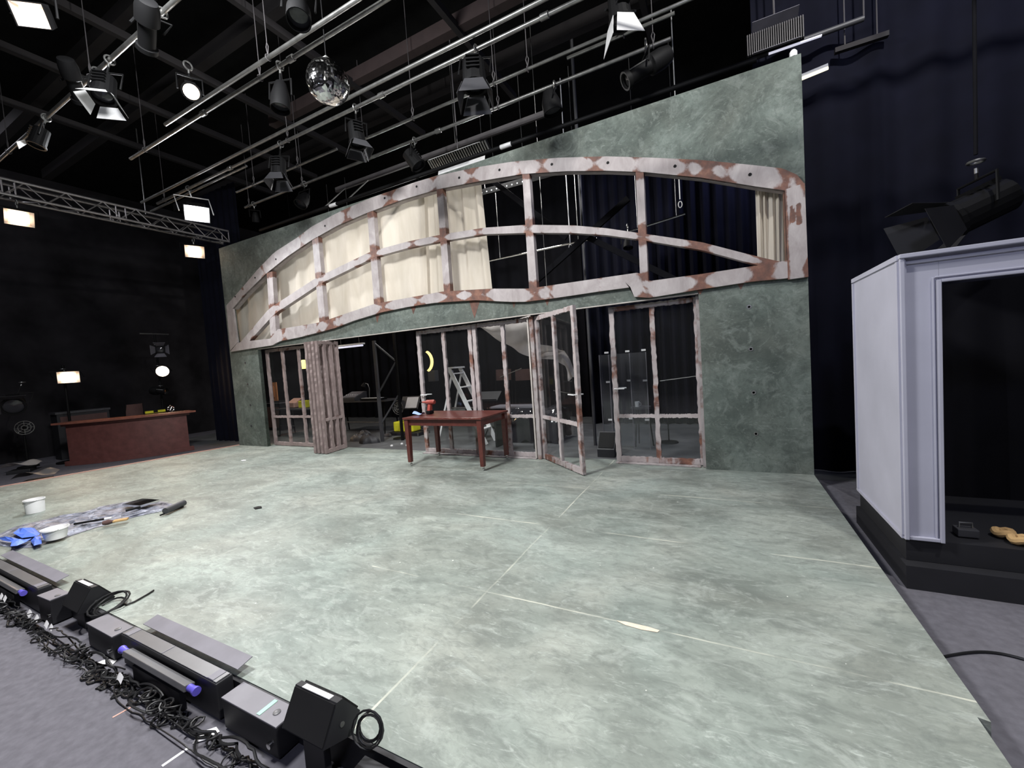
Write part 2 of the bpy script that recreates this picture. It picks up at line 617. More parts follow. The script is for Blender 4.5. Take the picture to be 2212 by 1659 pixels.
# ------------------------------------------------------------------ the setting
WY = 5.395                       # front of the painted set wall
X0, X1, WH = -9.870, 0.828, 4.419
struct(bx('floor', 'carpet', (-4.5, 3.4, GND - 0.05), (24, 16, 0.1)), 'dark grey carpeted studio floor around the raised painted deck', 'floor')
struct(bx('ceiling', 'ceiling', (-4.5, 3.4, 7.1), (24, 16, 0.1)), 'black ceiling above the lighting pipes', 'ceiling')
struct(bx('wall_left', 'wall_black', (-15.6, 3.4, 3.4), (0.1, 16, 7.3)), 'black side wall behind the curved bar counter', 'wall')
struct(bx('wall_back', 'black_drape', (-4.5, 11.4, 3.4), (24, 0.1, 7.3)), 'black wall far behind the painted set', 'wall')
struct(bx('wall_right', 'black_drape', (7.5, 3.4, 3.4), (0.1, 16, 7.3)), 'black side wall beyond the white portal', 'wall')
struct(bx('wall_front', 'black_drape', (-4.5, -4.6, 3.4), (24, 0.1, 7.3)), 'black wall of the auditorium side', 'wall')
struct(bx('floor_backstage', 'backfloor', (-4.5, 8.5, GND - 0.004), (20, 5.5, 0.01)), 'grey backstage floor seen through the doors', 'floor')
# stage deck: straight front, right edge square to the wall, left edge slightly raked, a notch at the right edge
deck = [(-10.75, 1.08), (-1.0, 1.075), (0.795, 1.075), (0.795, 2.07), (0.828, 2.06), (0.828, 5.66), (-9.80, 5.66)]
o = MB().prism([(x, y, GND) for x, y in deck], (0, 0, -GND)).build('stage_floor', 'deck_paint')
struct(o, 'raised stage deck painted mottled grey green with scuffed seams', 'stage floor')
struct(MB().prism([(-10.75, 1.055, GND), (0.81, 1.055, GND), (0.81, 1.074, GND), (-10.75, 1.074, GND)], (0, 0, 0.147)).build('trim_1', 'black_paint'), 'black facing along the front edge of the stage deck', 'trim')
e0, e1 = V((-10.78, 1.1, 0)), V((-9.83, 5.66, 0))
dv = (e1 - e0).normalized()
nv = V((-dv.y, dv.x, 0))
struct(MB().box((e0 + e1) / 2 + nv * 0.05 + V((0, 0, -0.06)), ((e1 - e0).length, 0.05, 0.13), (dv, nv, V((0, 0, 1)))).build('trim_2', 'pink'), 'pale pink strip along the bar side edge of the deck', 'trim')

# set wall -----------------------------------------------------------
def wxz(px, py, y=WY - 0.04):
    p = at(px, py, Y=y)
    return (p.x, p.z)


top_out = [(489, 660), (517, 629), (558, 581), (593, 545), (643, 513), (673, 490), (723, 463), (752, 449), (793, 431), (843, 413), (896, 394), (940, 381), (1022, 363), (1103, 350), (1206, 341), (1309, 338), (1412, 341), (1515, 346), (1618, 356), (1690, 364), (1722, 378), (1738, 398)]
top_in = [(502, 668), (529, 636), (573, 593), (620, 555), (673, 519), (730, 487), (793, 460), (868, 432), (946, 409), (1028, 393), (1130, 376), (1223, 370), (1310, 369), (1393, 372), (1515, 384), (1632, 403), (1697, 412)]
bot_in = [(513, 741), (526, 738), (588, 731), (597, 712), (689, 697), (702, 693), (808, 657), (823, 654), (958, 629.5), (1062, 623.6), (1141, 623.6), (1160, 621), (1275, 604), (1381, 588.6), (1401, 607.5), (1515, 592), (1653, 571), (1700, 563)]
bot_out = [(498, 760), (555, 751), (594, 745), (600, 738), (646, 729), (723, 709), (764, 693), (823, 675), (881, 663), (940, 654), (1028, 648.5), (1100, 652), (1135, 652), (1192, 645), (1292, 630), (1366, 620), (1370, 641), (1402, 643.5), (1508, 626), (1618, 609), (1744, 597)]
mid_up = [(513, 747), (582, 666), (682, 601), (802, 543), (880, 522), (952, 507), (1045, 492), (1140, 485.5), (1240, 487), (1310, 493), (1378, 503), (1515, 523), (1600, 545), (1653, 558), (1690, 566)]
mid_lo = [(524, 753), (592, 679), (690, 614), (808, 556), (884, 535), (956, 521), (1045, 506), (1140, 503), (1240, 503.5), (1310, 508), (1378, 517), (1515, 540), (1600, 563), (1653, 577), (1690, 584)]
muls = [((576, 590), (588, 586), (585, 736), (597, 732)), ((674, 517), (687, 510), (690, 699), (703, 695)), ((793, 458), (806, 454), (808, 659), (822, 655)),
        ((943, 410), (956, 406), (959, 631), (973, 628)), ((1128, 374), (1143, 372), (1143, 626), (1160, 624)), ((1373, 370), (1390, 370), (1383, 610), (1400, 609))]
NB = 150
TO, TI = [wxz(*p) for p in resample(top_out, NB)], [wxz(*p) for p in resample(top_in, NB)]
BO, BI = [wxz(*p) for p in resample(bot_out, NB)], [wxz(*p) for p in resample(bot_in, NB)]


def lerp2(A, B, t):
    return [tuple(a[i] * (1 - t) + b[i] * t for i in range(2)) for a, b in zip(A, B)]


hole = lerp2(TI, TO, 0.3) + list(reversed(lerp2(BI, BO, 0.3)))
DX0, DX1, DZ = -8.83, -0.235, 2.115
outer = [(X0, 0.0), (DX0, 0.0), (DX0, DZ), (DX1, DZ), (DX1, 0.0), (X1, 0.0), (X1, WH), (X0, WH)]
w = poly_fill('wall_stage', 'set_paint', [outer, hole], WY, WY + 0.07)
struct(w, 'long set wall painted mottled grey green with arched window and door opening', 'set wall')
wroot = w
w['_o'] = (0, 0, 0)
for px, py in [(1618, 663), (1622, 754), (1628, 848), (1633, 937), (530, 784), (535, 830), (541, 875), (543, 920)]:
    p = at(px, py, Y=WY)
    MB().lathe(p + V((0, 0.001, 0)), (0, -1, 0), [(0, 0.024), (0.006, 0.024), (0.006, 0.013), (0.001, 0.012)], 14, False).build('bolt_socket', 'dark_grey' if px < 1000 else 'steel', w)

# arched window frame -------------------------------------------------
def webs(pxs, y=WY - 0.04):
    return [(wxz(a, 500)[0], wm, we) for a, wm, we in pxs]


def rust_fn(st, base=-0.16, topbias=None):
    def f(x, z, v):
        e = abs(2 * v - 1) ** 1.7
        r = base
        for xs, wm, we in st:
            r = max(r, (wm + (we - wm) * e) - abs(x - xs))
        return max(-0.3, min(0.3, r))
    return f


win = thing('arched_window', 'wide arched window frame of rust patched pale paint set high in the green wall', 'window frame', (-4.5, WY, 2.3), kind='thing')
FY0, FY1 = WY - 0.045, WY - 0.003
ta = webs([(513, .02, .10), (560, .05, .10), (650, .03, .10), (752, .05, .16), (849, .05, .20), (945, .0, .10), (1028, .04, .16), (1130, .0, .06), (1180, .035, .12), (1292, .035, .15), (1383, .0, .07), (1490, .02, .12), (1535, .06, .22), (1575, .02, .12), (1700, .05, .12), (1735, .06, .12)])
mb = MB().band(TO, TI, 8, FY0, FY1, rust_fn(ta))
mb.grid(lambda u, v: (TI[int(u * NB + .5)][0], FY0 + v * 0.13, TI[int(u * NB + .5)][1]), NB, 1, False)
mb.r[-2 * (NB + 1):] = [-0.02] * (2 * (NB + 1))
mb.build('arch_head', 'rust', win, False)
ba = webs([(520, .0, .05), (592, .06, .10), (640, .02, .08), (668, .02, .08), (696, .10, .22), (719, .02, .08), (815, .07, .22), (893, .05, .16), (966, .10, .30), (1018, .10, .25), (1035, .06, .2), (1147, .07, .16), (1182, .02, .07), (1290, .0, .03), (1385, .02, .12), (1508, .05, .18), (1635, .07, .14), (1655, .06, .1), (1720, .02, .12)])
mb = MB().band(BI, BO, 7, FY0 - 0.002, FY1, rust_fn(ba))
mb.grid(lambda u, v: (BI[int(u * NB + .5)][0], FY0 + v * 0.13, BI[int(u * NB + .5)][1]), NB, 1, False)
mb.r[-2 * (NB + 1):] = [-0.02] * (2 * (NB + 1))
mb.build('sill_rail', 'rust', win, False)
ls = resample([(489, 660), (498, 757)], 10, 1), resample([(503, 667), (513, 740)], 10, 1)
MB().band([wxz(*p) for p in ls[0]], [wxz(*p) for p in ls[1]], 4, FY0 + 0.001, FY1 + 0.06 - 0.06, rust_fn([], -0.03)).build('stile', 'rust', win, False)
rs = resample([(1738, 396), (1746, 598)], 24, 1), resample([(1695, 410), (1702, 604)], 24, 1)


def right_rust(x, z, v):
    r = -0.16
    for vc, hh in ((0.34, 0.11), (0.66, 0.09)):
        r = max(r, min(0.09, (0.16 - abs(v - vc)) * 0.7), -1) if abs(z - 2.79) < hh + 0.01 * math.sin(v * 20) else r
    r = max(r, 0.07 - abs(z - 2.79) * 2.2 - abs(v - .5) * .3)
    r = max(r, 0.16 - v * 0.30 - abs(z - 3.22) * 0.55, 0.12 - v * 0.4 - abs(z - 2.2) * 0.6)
    if v > 0.8:
        r = max(r, (v - 0.8) * 0.5 - 0.03)
    return r


mb = MB().band([wxz(*p) for p in rs[0]], [wxz(*p) for p in rs[1]], 12, FY0 - 0.004, FY1, right_rust)
mb.grid(lambda u, v: (wxz(1699, 560)[0] - 0.0, FY0 + v * 0.13, wxz(1699, 562)[1] + u * (wxz(1695, 411)[1] - wxz(1699, 562)[1])), 1, 1, False)
mb.r[-4:] = [0.2] * 4
mb.build('stile', 'rust', win, False)
MU, ML = [wxz(*p) for p in resample(mid_up, 110)], [wxz(*p) for p in resample(mid_lo, 110)]
ma = webs([(522, .0, .1), (584, .06, .15), (684, .06, .16), (764, .02, .10), (802, .08, .2), (890, .05, .14), (952, .09, .2), (1034, .06, .11), (1070, .0, .03), (1141, .05, .10), (1172, .01, .05), (1237, .01, .06), (1289, .01, .06), (1388, .07, .13), (1508, .11, .17), (1655, .06, .22)])
MB().band(MU, ML, 5, FY0 + 0.003, FY1 + 0.05, rust_fn(ma)).build('arch_rail', 'rust', win, False)
mid_y = {0: 672, 1: 607, 2: 549, 3: 514, 4: 495, 5: 510}
for k_, (a, b, c, d) in enumerate(muls):
    zc = wxz(a[0], mid_y[k_])[1]
    z0, z1 = wxz(*c)[1], wxz(*a)[1]

    def mr(x, z, v, zc=zc, z0=z0, z1=z1, k_=k_):
        base = -0.07 if k_ < 3 else -0.12
        return max(base, .16 - abs(z - zc) * 1.1, .14 - abs(z - z1) * 1.2, .16 - abs(z - z0) * 1.2)
    n_ = 40
    MB().band([wxz(a[0] + (c[0] - a[0]) * i / n_, a[1] + (c[1] - a[1]) * i / n_) for i in range(n_ + 1)], [wxz(b[0] + (d[0] - b[0]) * i / n_, b[1] + (d[1] - b[1]) * i / n_) for i in range(n_ + 1)], 4, FY0 + 0.005, FY1 + 0.05, mr).build('mullion', 'rust', win, False)
for px, py in [(508, 641), (551, 600), (596, 560), (702, 488), (831, 428), (900, 403), (992, 384), (1079, 367), (1192, 355), (1313, 351.5), (1458, 359), (1620, 377)]:
    p = at(px, py, Y=FY0)
    MB().lathe(p + V((0, 0.004, 0)), (0, -1, 0), [(0, 0.019), (0.009, 0.017), (0.009, 0.0)], 12, False, True, False).build('bolt', 'black', win)

# drips of rust running from the sill onto the wall
for px, py, w_, h_ in [(1025, 648, 26, 40), (893, 661, 14, 18), (815, 676, 12, 22), (1110, 652, 10, 14), (1182, 647, 12, 14), (1512, 627, 16, 10), (1600, 612, 18, 14)]:
    a, b, c = at(px - w_ / 2, py - 2, Y=WY - 0.002), at(px + w_ / 2, py - 3, Y=WY - 0.002), at(px, py + h_, Y=WY - 0.002)
    mb = MB().grid(lambda u, v: (a.lerp(b, u)).lerp(c, v), 6, 8, False)
    mb.r = [0.06] * len(mb.v)
    mb.build('rust_drip', 'rust', win, False)

# door opening head: pale strip and black track
th = thing('door_header', 'pale strip and black track along the top of the door opening', 'door track', (-4.5, WY + 0.07, DZ), kind='thing')
MB().box(((DX0 + DX1) / 2, WY + 0.105, DZ + 0.028), (DX1 - DX0 + 0.1, 0.05, 0.05)).build('track', 'black', th)
MB().box(((DX0 + DX1) / 2, WY + 0.03, DZ - 0.008), (DX1 - DX0 - 0.01, 0.06, 0.012)).build('head_strip', 'trim_pale', th)
bx('jamb', 'rust', (DX1 - 0.02, WY + 0.10, 1.05), (0.035, 0.05, 2.09), th)


def bar(mb, p0, p1, n_, wdt, thk, side, jit=0.006, seed=0, rbase=-0.05, ramp=0.0):
    """a hand cut timber from p0 to p1: width wdt along side (unit), thickness thk along third axis"""
    rnd = random.Random(seed)
    p0, p1 = V(p0), V(p1)
    d = (p1 - p0).normalized()
    q = d.cross(side).normalized()
    vs, fs, ru = [], [], []
    lvl = 0.0
    for i in range(n_ + 1):
        c = p0.lerp(p1, i / n_)
        a, b = wdt / 2 + rnd.uniform(-jit, jit), wdt / 2 + rnd.uniform(-jit, jit)
        lvl = lvl * .82 + rnd.uniform(-0.028, 0.028)
        for s1, s2 in ((-a, -1), (b, -1), (b, 1), (-a, 1)):
            vs.append(c + side * s1 + q * (s2 * thk / 2))
            ru.append(rbase + lvl)
    for i in range(n_):
        for k_ in range(4):
            fs.append((i * 4 + k_, i * 4 + (k_ + 1) % 4, i * 4 + 4 + (k_ + 1) % 4, i * 4 + 4 + k_))
    fs += [(3, 2, 1, 0), (n_ * 4, n_ * 4 + 1, n_ * 4 + 2, n_ * 4 + 3)]
    mb.add(vs, fs, False, ru)
    return mb


SEED = [0]


def leaf(name, label, hinge, ang, width, cols, cat='door', z0=0.012, z1=2.085, group=None, handle=None, rust=-0.012, glaze=True, stile=0.065, thick=0.045, mat='door_paint'):
    """a glazed leaf standing from hinge (x,y) along ang (0 = +X)"""
    d = V((math.cos(ang), math.sin(ang), 0))
    nrm = V((-d.y, d.x, 0))
    h = V((hinge[0], hinge[1], 0))
    t = thing(name, label, cat, tuple(h), group, 'thing')
    up = V((0, 0, 1))

    def b(nm, p, q, wd, sd, th_=thick, rb=rust, jt=0.006):
        SEED[0] += 1
        return bar(MB(), p, q, 40, wd, th_, sd, jt, SEED[0], rb).build(nm, mat, t)
    st0 = b('stile', h + d * (stile / 2) + up * z0, h + d * (stile / 2) + up * z1, stile, d)
    st1 = b('stile', h + d * (width - stile / 2) + up * z0, h + d * (width - stile / 2) + up * z1, stile, d)
    i0, i1 = stile - 0.002, width - stile + 0.002
    b('top_rail', h + d * i0 + up * (z1 - 0.03), h + d * i1 + up * (z1 - 0.03), 0.058, up)
    b('bottom_rail', h + d * i0 + up * (z0 + 0.035), h + d * i1 + up * (z0 + 0.035), 0.07, up)
    step = (width - stile) / cols
    for c in range(1, cols):
        x = stile / 2 + step * c
        b('muntin', h + d * x + up * (z0 + 0.065), h + d * x + up * (z1 - 0.055), 0.058, d, thick * 0.93)
    for c in range(cols):
        a0, a1 = stile / 2 + step * c + 0.028, stile / 2 + step * (c + 1) - 0.028
        b('cross_rail', h + d * a0 + up * 0.628, h + d * a1 + up * 0.628, 0.045, up, thick * 0.85, rust - 0.03)
    if glaze:
        for c in range(cols):
            a0, a1 = stile / 2 + step * c + 0.026, stile / 2 + step * (c + 1) - 0.026
            for q0, q1 in ((z0 + 0.06, 0.61), (0.645, z1 - 0.05)):
                MB().box(h + d * ((a0 + a1) / 2) + up * ((q0 + q1) / 2), (a1 - a0, 0.004, q1 - q0), (d, nrm, up)).build('glass_pane', 'glass', t)
    if handle is not None:
        s0 = 1 if handle > 0 else -1
        x = width - stile / 2 if handle > 0 else stile / 2
        hz = 1.0
        mb = MB()
        for sg in (-1, 1):
            base = h + d * x + nrm * (sg * (thick / 2)) + up * hz
            mb.tube([base, base + nrm * (sg * 0.045)], 0.008, 8)
            mb.tube([base + nrm * (sg * 0.045), base + nrm * (sg * 0.045) - d * (s0 * 0.13)], 0.008, 8)
        mb.build('lever_handle', 'bright', st1 if handle > 0 else st0)
    return t


DY = WY + 0.155
leaf('glazed_screen', 'fixed three light glazed panel at the bar end of the door opening', (-8.80, DY), 0, 1.62, 3, 'glazed panel', rust=-0.045, mat='door_shaded')
leaf('hinged_door_leaf', 'closed glazed door behind the brown table, moon lamp seen through it', (-4.62, DY), 0, 1.10, 2, handle=-1)
leaf('hinged_door_leaf', 'closed glazed door with the white sheet hanging behind its upper panes', (-3.50, DY), 0, 1.08, 2)
leaf('hinged_door_leaf', 'glazed door swung open onto the stage near the draped sheet', (-2.40, WY + 0.13), math.radians(-41), 1.10, 2, handle=1)
leaf('hinged_door_leaf', 'closed glazed door next to the plain green wall with bolt holes', (-1.34, DY), 0, 1.10, 2, handle=-1)
t = thing('door_post', 'rust streaked post between the closed doors and the open door', 'post', (-2.45, WY + 0.1, 0), kind='thing')
SEED[0] += 1
bar(MB(), (-2.42 - 0.03, WY + 0.10, 0.003), (-2.45, WY + 0.10, 2.09), 24, 0.055, 0.06, V((1, 0, 0)), 0.004, 901, 0.0).build('upright', 'rust', t)
bx('stop_bead', 'trim_pale', (-2.475 - 0.03, WY + 0.085, 1.05), (0.02, 0.03, 2.07), t)
# concertina of four narrow leaves folded out towards the audience
fold_n = [at(672, 974, Z=0), at(684, 976.5, Z=0), at(699, 979.5, Z=0), at(711, 979.5, Z=0)]
fl = ['outermost narrow leaf of the folded stack, nearest the three light panel', 'second narrow leaf of the folded stack, counted from the three light panel', 'third narrow leaf of the folded stack, counted from the three light panel', 'last narrow leaf of the folded stack, its broad face towards the open doorway']
for i in range(4):
    nx = -6.86 + 0.098 * i
    fx = -6.93 + 0.098 * i
    hinge = (fx, WY + 0.20)
    d = V((nx - fx, 5.13 - hinge[1], 0))
    leaf('folding_door_leaf', fl[i], hinge, math.atan2(d.y, d.x), 0.54, 3, group='folded concertina doors', rust=-0.07, stile=0.045, thick=0.048, handle=None, glaze=False, mat='door_shaded')
# floor sills
for x0, x1, lab in ((-4.62, -2.5, 'patchy rust painted sill under the closed doors behind the table'), (-1.34, -0.30, 'patchy rust painted sill under the door by the plain wall')):
    t = tag(MB().build('door_sill', 'rust') if 0 else bar(MB(), (x0, WY + 0.085, 0.009), (x1, WY + 0.085, 0.009), 20, 0.06, 0.012, V((0, 1, 0)), 0.008, int(x0 * 100), -0.02).build('door_sill', 'rust'), lab, 'sill', kind='thing')

# ------------------------------------------------------------------ drapes
def drape(name, mat, a, b, z0, z1, amp, folds, label, cat='curtain', hem=0.0, seed=0, kind=None, nv=10, group=None):
    rnd = random.Random(seed)
    a, b = V((a[0], a[1], 0)), V((b[0], b[1], 0))
    d = (b - a)
    n_ = V((-d.y, d.x, 0)).normalized()
    ph = [rnd.uniform(0, 6.28) for _ in range(3)]

    def fn(u, v):
        s_ = math.sin(u * folds * 2 * PI + ph[0] + 0.8 * math.sin(u * 7 + ph[1])) + 0.4 * math.sin(u * folds * 5.1 + ph[2])
        return a + d * u + n_ * (amp * s_ * (0.35 + 0.65 * v)) + V((0, 0, z1 + (z0 - z1) * v))
    o = MB().grid(fn, int(folds * 10) + 4, nv).build(name, mat, None, False)
    return tag(o, label, cat, group, kind)


drape('stage_drape', 'navy', (0.45, 6.15), (6.8, 6.15), GND + 0.01, 6.9, 0.05, 14, 'tall dark navy drape hanging behind the open end of the green wall', seed=1)
drape('stage_drape', 'navy', (-12.6, 6.32), (-10.6, 6.32), GND + 0.01, 6.4, 0.04, 8, 'dark blue black drape beside the bar end of the green wall', seed=2)
drape('stage_drape', 'navy', (-2.9, 9.6), (2.2, 9.6), GND + 0.01, 6.6, 0.10, 22, 'pleated navy drape seen through the open panes of the arched window', seed=3)
drape('stage_drape', 'black_drape', (-13.5, 10.6), (-3.2, 10.6), GND + 0.01, 6.9, 0.06, 24, 'black drape closing the back of the stage beyond the doors', seed=5)
drape('stage_drape', 'black_drape', (1.15, 5.0), (5.5, 4.6), GND + 0.01, 1.86, 0.03, 14, 'low black drape closing the back of the white portal', seed=8)
CYL = WY + 0.17


def curtain(name, label, toppx, botpx, folds, seed, amp=0.02):
    yy = CYL + (.09 if seed == 4 else 0)
    T = [at(x, y, Y=yy) for x, y in toppx]
    B = [at(x, y, Y=yy) for x, y in botpx]

    def ev(P, u):
        x = P[0].x + (P[-1].x - P[0].x) * u
        for i in range(len(P) - 1):
            if P[i].x <= x <= P[i + 1].x + 1e-6:
                return P[i].lerp(P[i + 1], (x - P[i].x) / (P[i + 1].x - P[i].x))
        return P[-1]
    rnd = random.Random(seed)
    ph = [rnd.uniform(0, 6) for _ in range(4)]

    def fn(u, v):
        p = ev(T, u).lerp(ev(B, u), v)
        s_ = math.sin(u * folds * 6.283 + ph[0] + 1.5 * math.sin(u * 5 + ph[1])) + 0.5 * math.sin(u * folds * 11 + ph[2] + v)
        return p + V((0, amp * s_ * (1.15 - 0.6 * v), 0.012 * math.sin(u * folds * 12.5 + ph[3]) * (1 - v) ** 3))
    o = MB().grid(fn, int(folds * 12), 14).build(name, 'muslin', None, False)
    return tag(o, label, 'curtain', 'muslin curtains behind the arched window')


curtain('muslin_curtain', 'cream muslin curtain filling the low narrow panes of the arched window', [(500, 662), (573, 588), (673, 516), (793, 456), (916, 420)], [(507, 750), (600, 735), (700, 705), (815, 668), (925, 648)], 11, 3, 0.014)
curtain('muslin_curtain', 'cream muslin curtain with a loose edge, drawn halfway across the arch', [(910, 423), (946, 414), (990, 402), (1037, 392)], [(918, 645), (970, 640), (1010, 635), (1063, 632)], 5, 4, 0.03)
curtain('muslin_curtain', 'narrow gathered cream muslin strip at the square end of the arched window', [(1631, 398), (1700, 406)], [(1637, 585), (1704, 585)], 4, 5, 0.022)

# ------------------------------------------------------------------ brown table
TX, TYY, TW, TD, TH = -3.605, 5.06, 1.378, 0.79, 0.736
t = thing('wooden_table', 'reddish brown wooden table on small casters before the closed doors', 'table', (TX, TYY, 0))
bx('table_top', 'mahogany', (TX, TYY, TH - 0.014), (TW, TD, 0.028), t, None, 0.008)
mb = MB()
for sx, sy, l_ in ((0, -1, TW), (0, 1, TW)):
    mb.box((TX, TYY + sy * (TD / 2 - 0.055), TH - 0.075), (TW - 0.15, 0.022, 0.092))
for sx in (-1, 1):
    mb.box((TX + sx * (TW / 2 - 0.055), TYY, TH - 0.075), (0.022, TD - 0.15, 0.092))
mb.build('apron_frame', 'mahogany', t)
for sx in (-1, 1):
    for sy in (-1, 1):
        c = V((TX + sx * (TW / 2 - 0.052), TYY + sy * (TD / 2 - 0.052), 0))
        mb = MB()
        a_, b_ = 0.036, 0.027
        mb.add([c + V((i * b_, j * b_, 0.062)) for i, j in ((-1, -1), (1, -1), (1, 1), (-1, 1))] + [c + V((i * a_, j * a_, TH - 0.03)) for i, j in ((-1, -1), (1, -1), (1, 1), (-1, 1))], [(3, 2, 1, 0), (4, 5, 6, 7), (0, 1, 5, 4), (1, 2, 6, 5), (2, 3, 7, 6), (3, 0, 4, 7)])
        lg = mb.build('leg', 'mahogany', t)
        mb = MB().lathe(c + V((0, 0, 0.05)), (0, 0, 1), [(0, 0.02), (0.02, 0.02)], 12)
        mb.lathe(c + V((-0.01, 0.012, 0.022)), (1, 0, 0), [(0, 0.018), (0.003, 0.022), (0.017, 0.022), (0.02, 0.018)], 14)
        mb.build('caster', 'chrome', lg)
# things on the table
p = at(884, 899, Z=TH)
t = tag(MB().grid(lambda u, v: (p.x + 0.02 + u * 0.17, p.y + 0.05 + v * 0.10 + 0.02 * math.sin(u * 3), TH + 0.004 + 0.06 * math.sin(PI * (0.15 + 0.7 * v)) * (0.6 + 0.4 * math.cos(u * 5))), 12, 8).build('cloth_rag', 'paleblue', None, False), 'pale blue rag lying on the near corner of the brown table', 'rag')
p = V((-4.08, 5.06, TH + .001))
t = thing('cordless_drill', 'red and black cordless drill standing on the brown table by the blue rag', 'drill', tuple(p))
bx('battery', 'black', p + V((0, 0, 0.03)), (0.075, 0.11, 0.055), t, None, 0.01)
MB().prism([p + V((-.025, -.035, .056)), p + V((-.025, .03, .056)), p + V((-.025, .045, .15)), p + V((-.025, -.01, .15))], (0.05, 0, 0)).build('grip', 'red', t)
MB().lathe(p + V((0.09, 0.02, 0.185)), (-1, 0, 0), [(0, .03), (.02, .036), (.14, .036), (.16, .028), (.18, .02), (.235, .016), (.24, .008)], 16).build('motor_housing', 'red', t)
MB().lathe(p + V((-0.145, 0.02, 0.185)), (-1, 0, 0), [(0, .012), (.03, .01), (.10, .004)], 10).build('chuck', 'black', t)

# ------------------------------------------------------------------ white portal
S = 0.949
PXL, PY0, PY1 = 1.0422 * S, 3.6016 * S, 4.682 * S
PZ0, PZ1 = 1.45 + (0.0729 - 1.45) * S, 1.45 + (1.957 - 1.45) * S
OXL, OZT = 1.236 * S, 1.45 + (1.770 - 1.45) * S
PXR = 2.75
t = thing('portal_platform', 'low black platform with a lower kick step under the white portal', 'platform', (PXL, PY0, GND))
MB().box(((PXL + 0.012 + PXR + .1) / 2, (PY0 + 0.02 + PY1) / 2, (0.0 + PZ0) / 2 - 0.001), (PXR + .1 - PXL - 0.012, PY1 - PY0 - 0.02, PZ0 - 0.0 - 0.004)).build('platform_body', 'black_paint', t)
MB().box(((PXL + PXR + .1) / 2, (PY0 - 0.06 + PY1) / 2, (GND + 0.0) / 2), (PXR + .1 - PXL + 0.03, PY1 - PY0 + 0.08, -GND - 0.002)).build('kick_step', 'black_paint', t)
t = thing('white_portal', 'white panelled portal frame with a deep side wall, standing on the black platform', 'portal', (PXL, PY0, PZ0))
TH_ = 0.03
bx('side_panel', 'portal', (PXL + TH_ / 2, (PY0 + PY1) / 2, (PZ0 + PZ1) / 2), (TH_, PY1 - PY0, PZ1 - PZ0), t)
# face boards
bx('face_board', 'portal', ((PXL + 0.0 + OXL) / 2 + .016, PY0 + 0.03, (PZ0 + PZ1) / 2), (OXL - PXL - 0.034, 0.03, PZ1 - PZ0 - .002), t)
bx('header_board', 'portal', ((OXL + 2.35) / 2, PY0 + 0.03, (OZT + PZ1) / 2), (2.35 - OXL, 0.03, PZ1 - OZT), t)
bx('face_board', 'portal', ((2.35 + PXR) / 2, PY0 + 0.03, (PZ0 + PZ1) / 2), (PXR - 2.35, 0.03, PZ1 - PZ0), t)
bx('side_panel', 'portal', (PXR - TH_ / 2, (PY0 + PY1) / 2 + .03, (PZ0 + PZ1) / 2), (TH_, PY1 - PY0 - .06, PZ1 - PZ0), t)


def trim(nm, x0, x1, z0, z1, dpt=0.022):
    bx(nm, 'portal', ((x0 + x1) / 2, PY0 + 0.016 - dpt / 2, (z0 + z1) / 2), (x1 - x0, dpt, z1 - z0), t, None, 0.004)


trim('corner_post', PXL, PXL + 0.022, PZ0, PZ1, 0.03)
trim('inner_bead', PXL + 0.028, PXL + 0.036, PZ0 + 0.02, PZ1 - 0.045, 0.012)
trim('base_moulding', PXL + 0.024, OXL - 0.002, PZ0, PZ0 + 0.022, 0.022)
trim('cornice', PXL - 0.004, PXR, PZ1 - 0.012, PZ1 + 0.014, 0.04)
trim('cornice_bead', PXL + 0.03, PXR, PZ1 - 0.05, PZ1 - 0.034, 0.016)
trim('architrave', OXL - 0.016, OXL + 0.004, PZ0, OZT + 0.012, 0.03)
trim('architrave', OXL - 0.034, OXL - 0.024, PZ0 + .02, OZT + 0.03, 0.014)
trim('architrave', OXL + 0.004, 2.35, OZT - 0.004, OZT + 0.014, 0.03)
trim('architrave', OXL - 0.02, 2.35, OZT + 0.026, OZT + 0.036, 0.014)
for a0, a1, z0, z1 in ((PY0 + .01, PY1, PZ1 - 0.018, PZ1 + 0.014), (PY0 + .01, PY1, PZ0, PZ0 + 0.022)):
    bx('edge_strip', 'portal', (PXL - 0.005, (a0 + a1) / 2, (z0 + z1) / 2), (0.012, a1 - a0, z1 - z0), t)
for y in (PY0 + 0.02, PY1 - 0.02):
    bx('edge_strip', 'portal', (PXL - 0.005, y, (PZ0 + PZ1) / 2), (0.012, 0.03, PZ1 - PZ0 - .05), t)
bx('jamb_lining', 'portal', (OXL + 0.012, PY0 + 0.10, (PZ0 + OZT) / 2), (0.02, 0.11, OZT - PZ0), t)
# seen through and beside the portal
p = at(2066, 1196, Y=PY0 + 0.2)
p = V((p.x, PY0 + 0.16, PZ0))
t = thing('stage_weight', 'small grey green stage weight on the platform at the foot of the white portal', 'stage weight', tuple(p))
bx('block', 'dark_grey', p + V((0.03, 0, 0.028)), (0.10, 0.08, 0.05), t, None, 0.006)
MB().tube([p + V((0.0, 0, .05)), p + V((0.0, 0, .085)), p + V((0.06, 0, .085)), p + V((0.06, 0, .05))], 0.006, 8).build('handle', 'steel', t)
for px, py, lab in ((2168, 1150, 'tan rope coil inside the portal, the farther of two'), (2204, 1165, 'tan rope coil inside the portal, the nearer of two')):
    p = at(px, py, Z=PZ0 + 0.03)
    ring = [p + V((0.035 * math.cos(a), 0.035 * math.sin(a), 0.006 * math.sin(3 * a))) for a in [i * PI / 8 for i in range(16)]]
    tag(MB().tube(ring, 0.022, 8, closed=True).build('rope_coil', 'tan'), lab, 'rope')
ring = [at(2040 + 172 * u, 1418 - 14 * math.sin(u * 3.0) + 8 * u, Z=GND + 0.008) for u in [i / 20 for i in range(21)]]
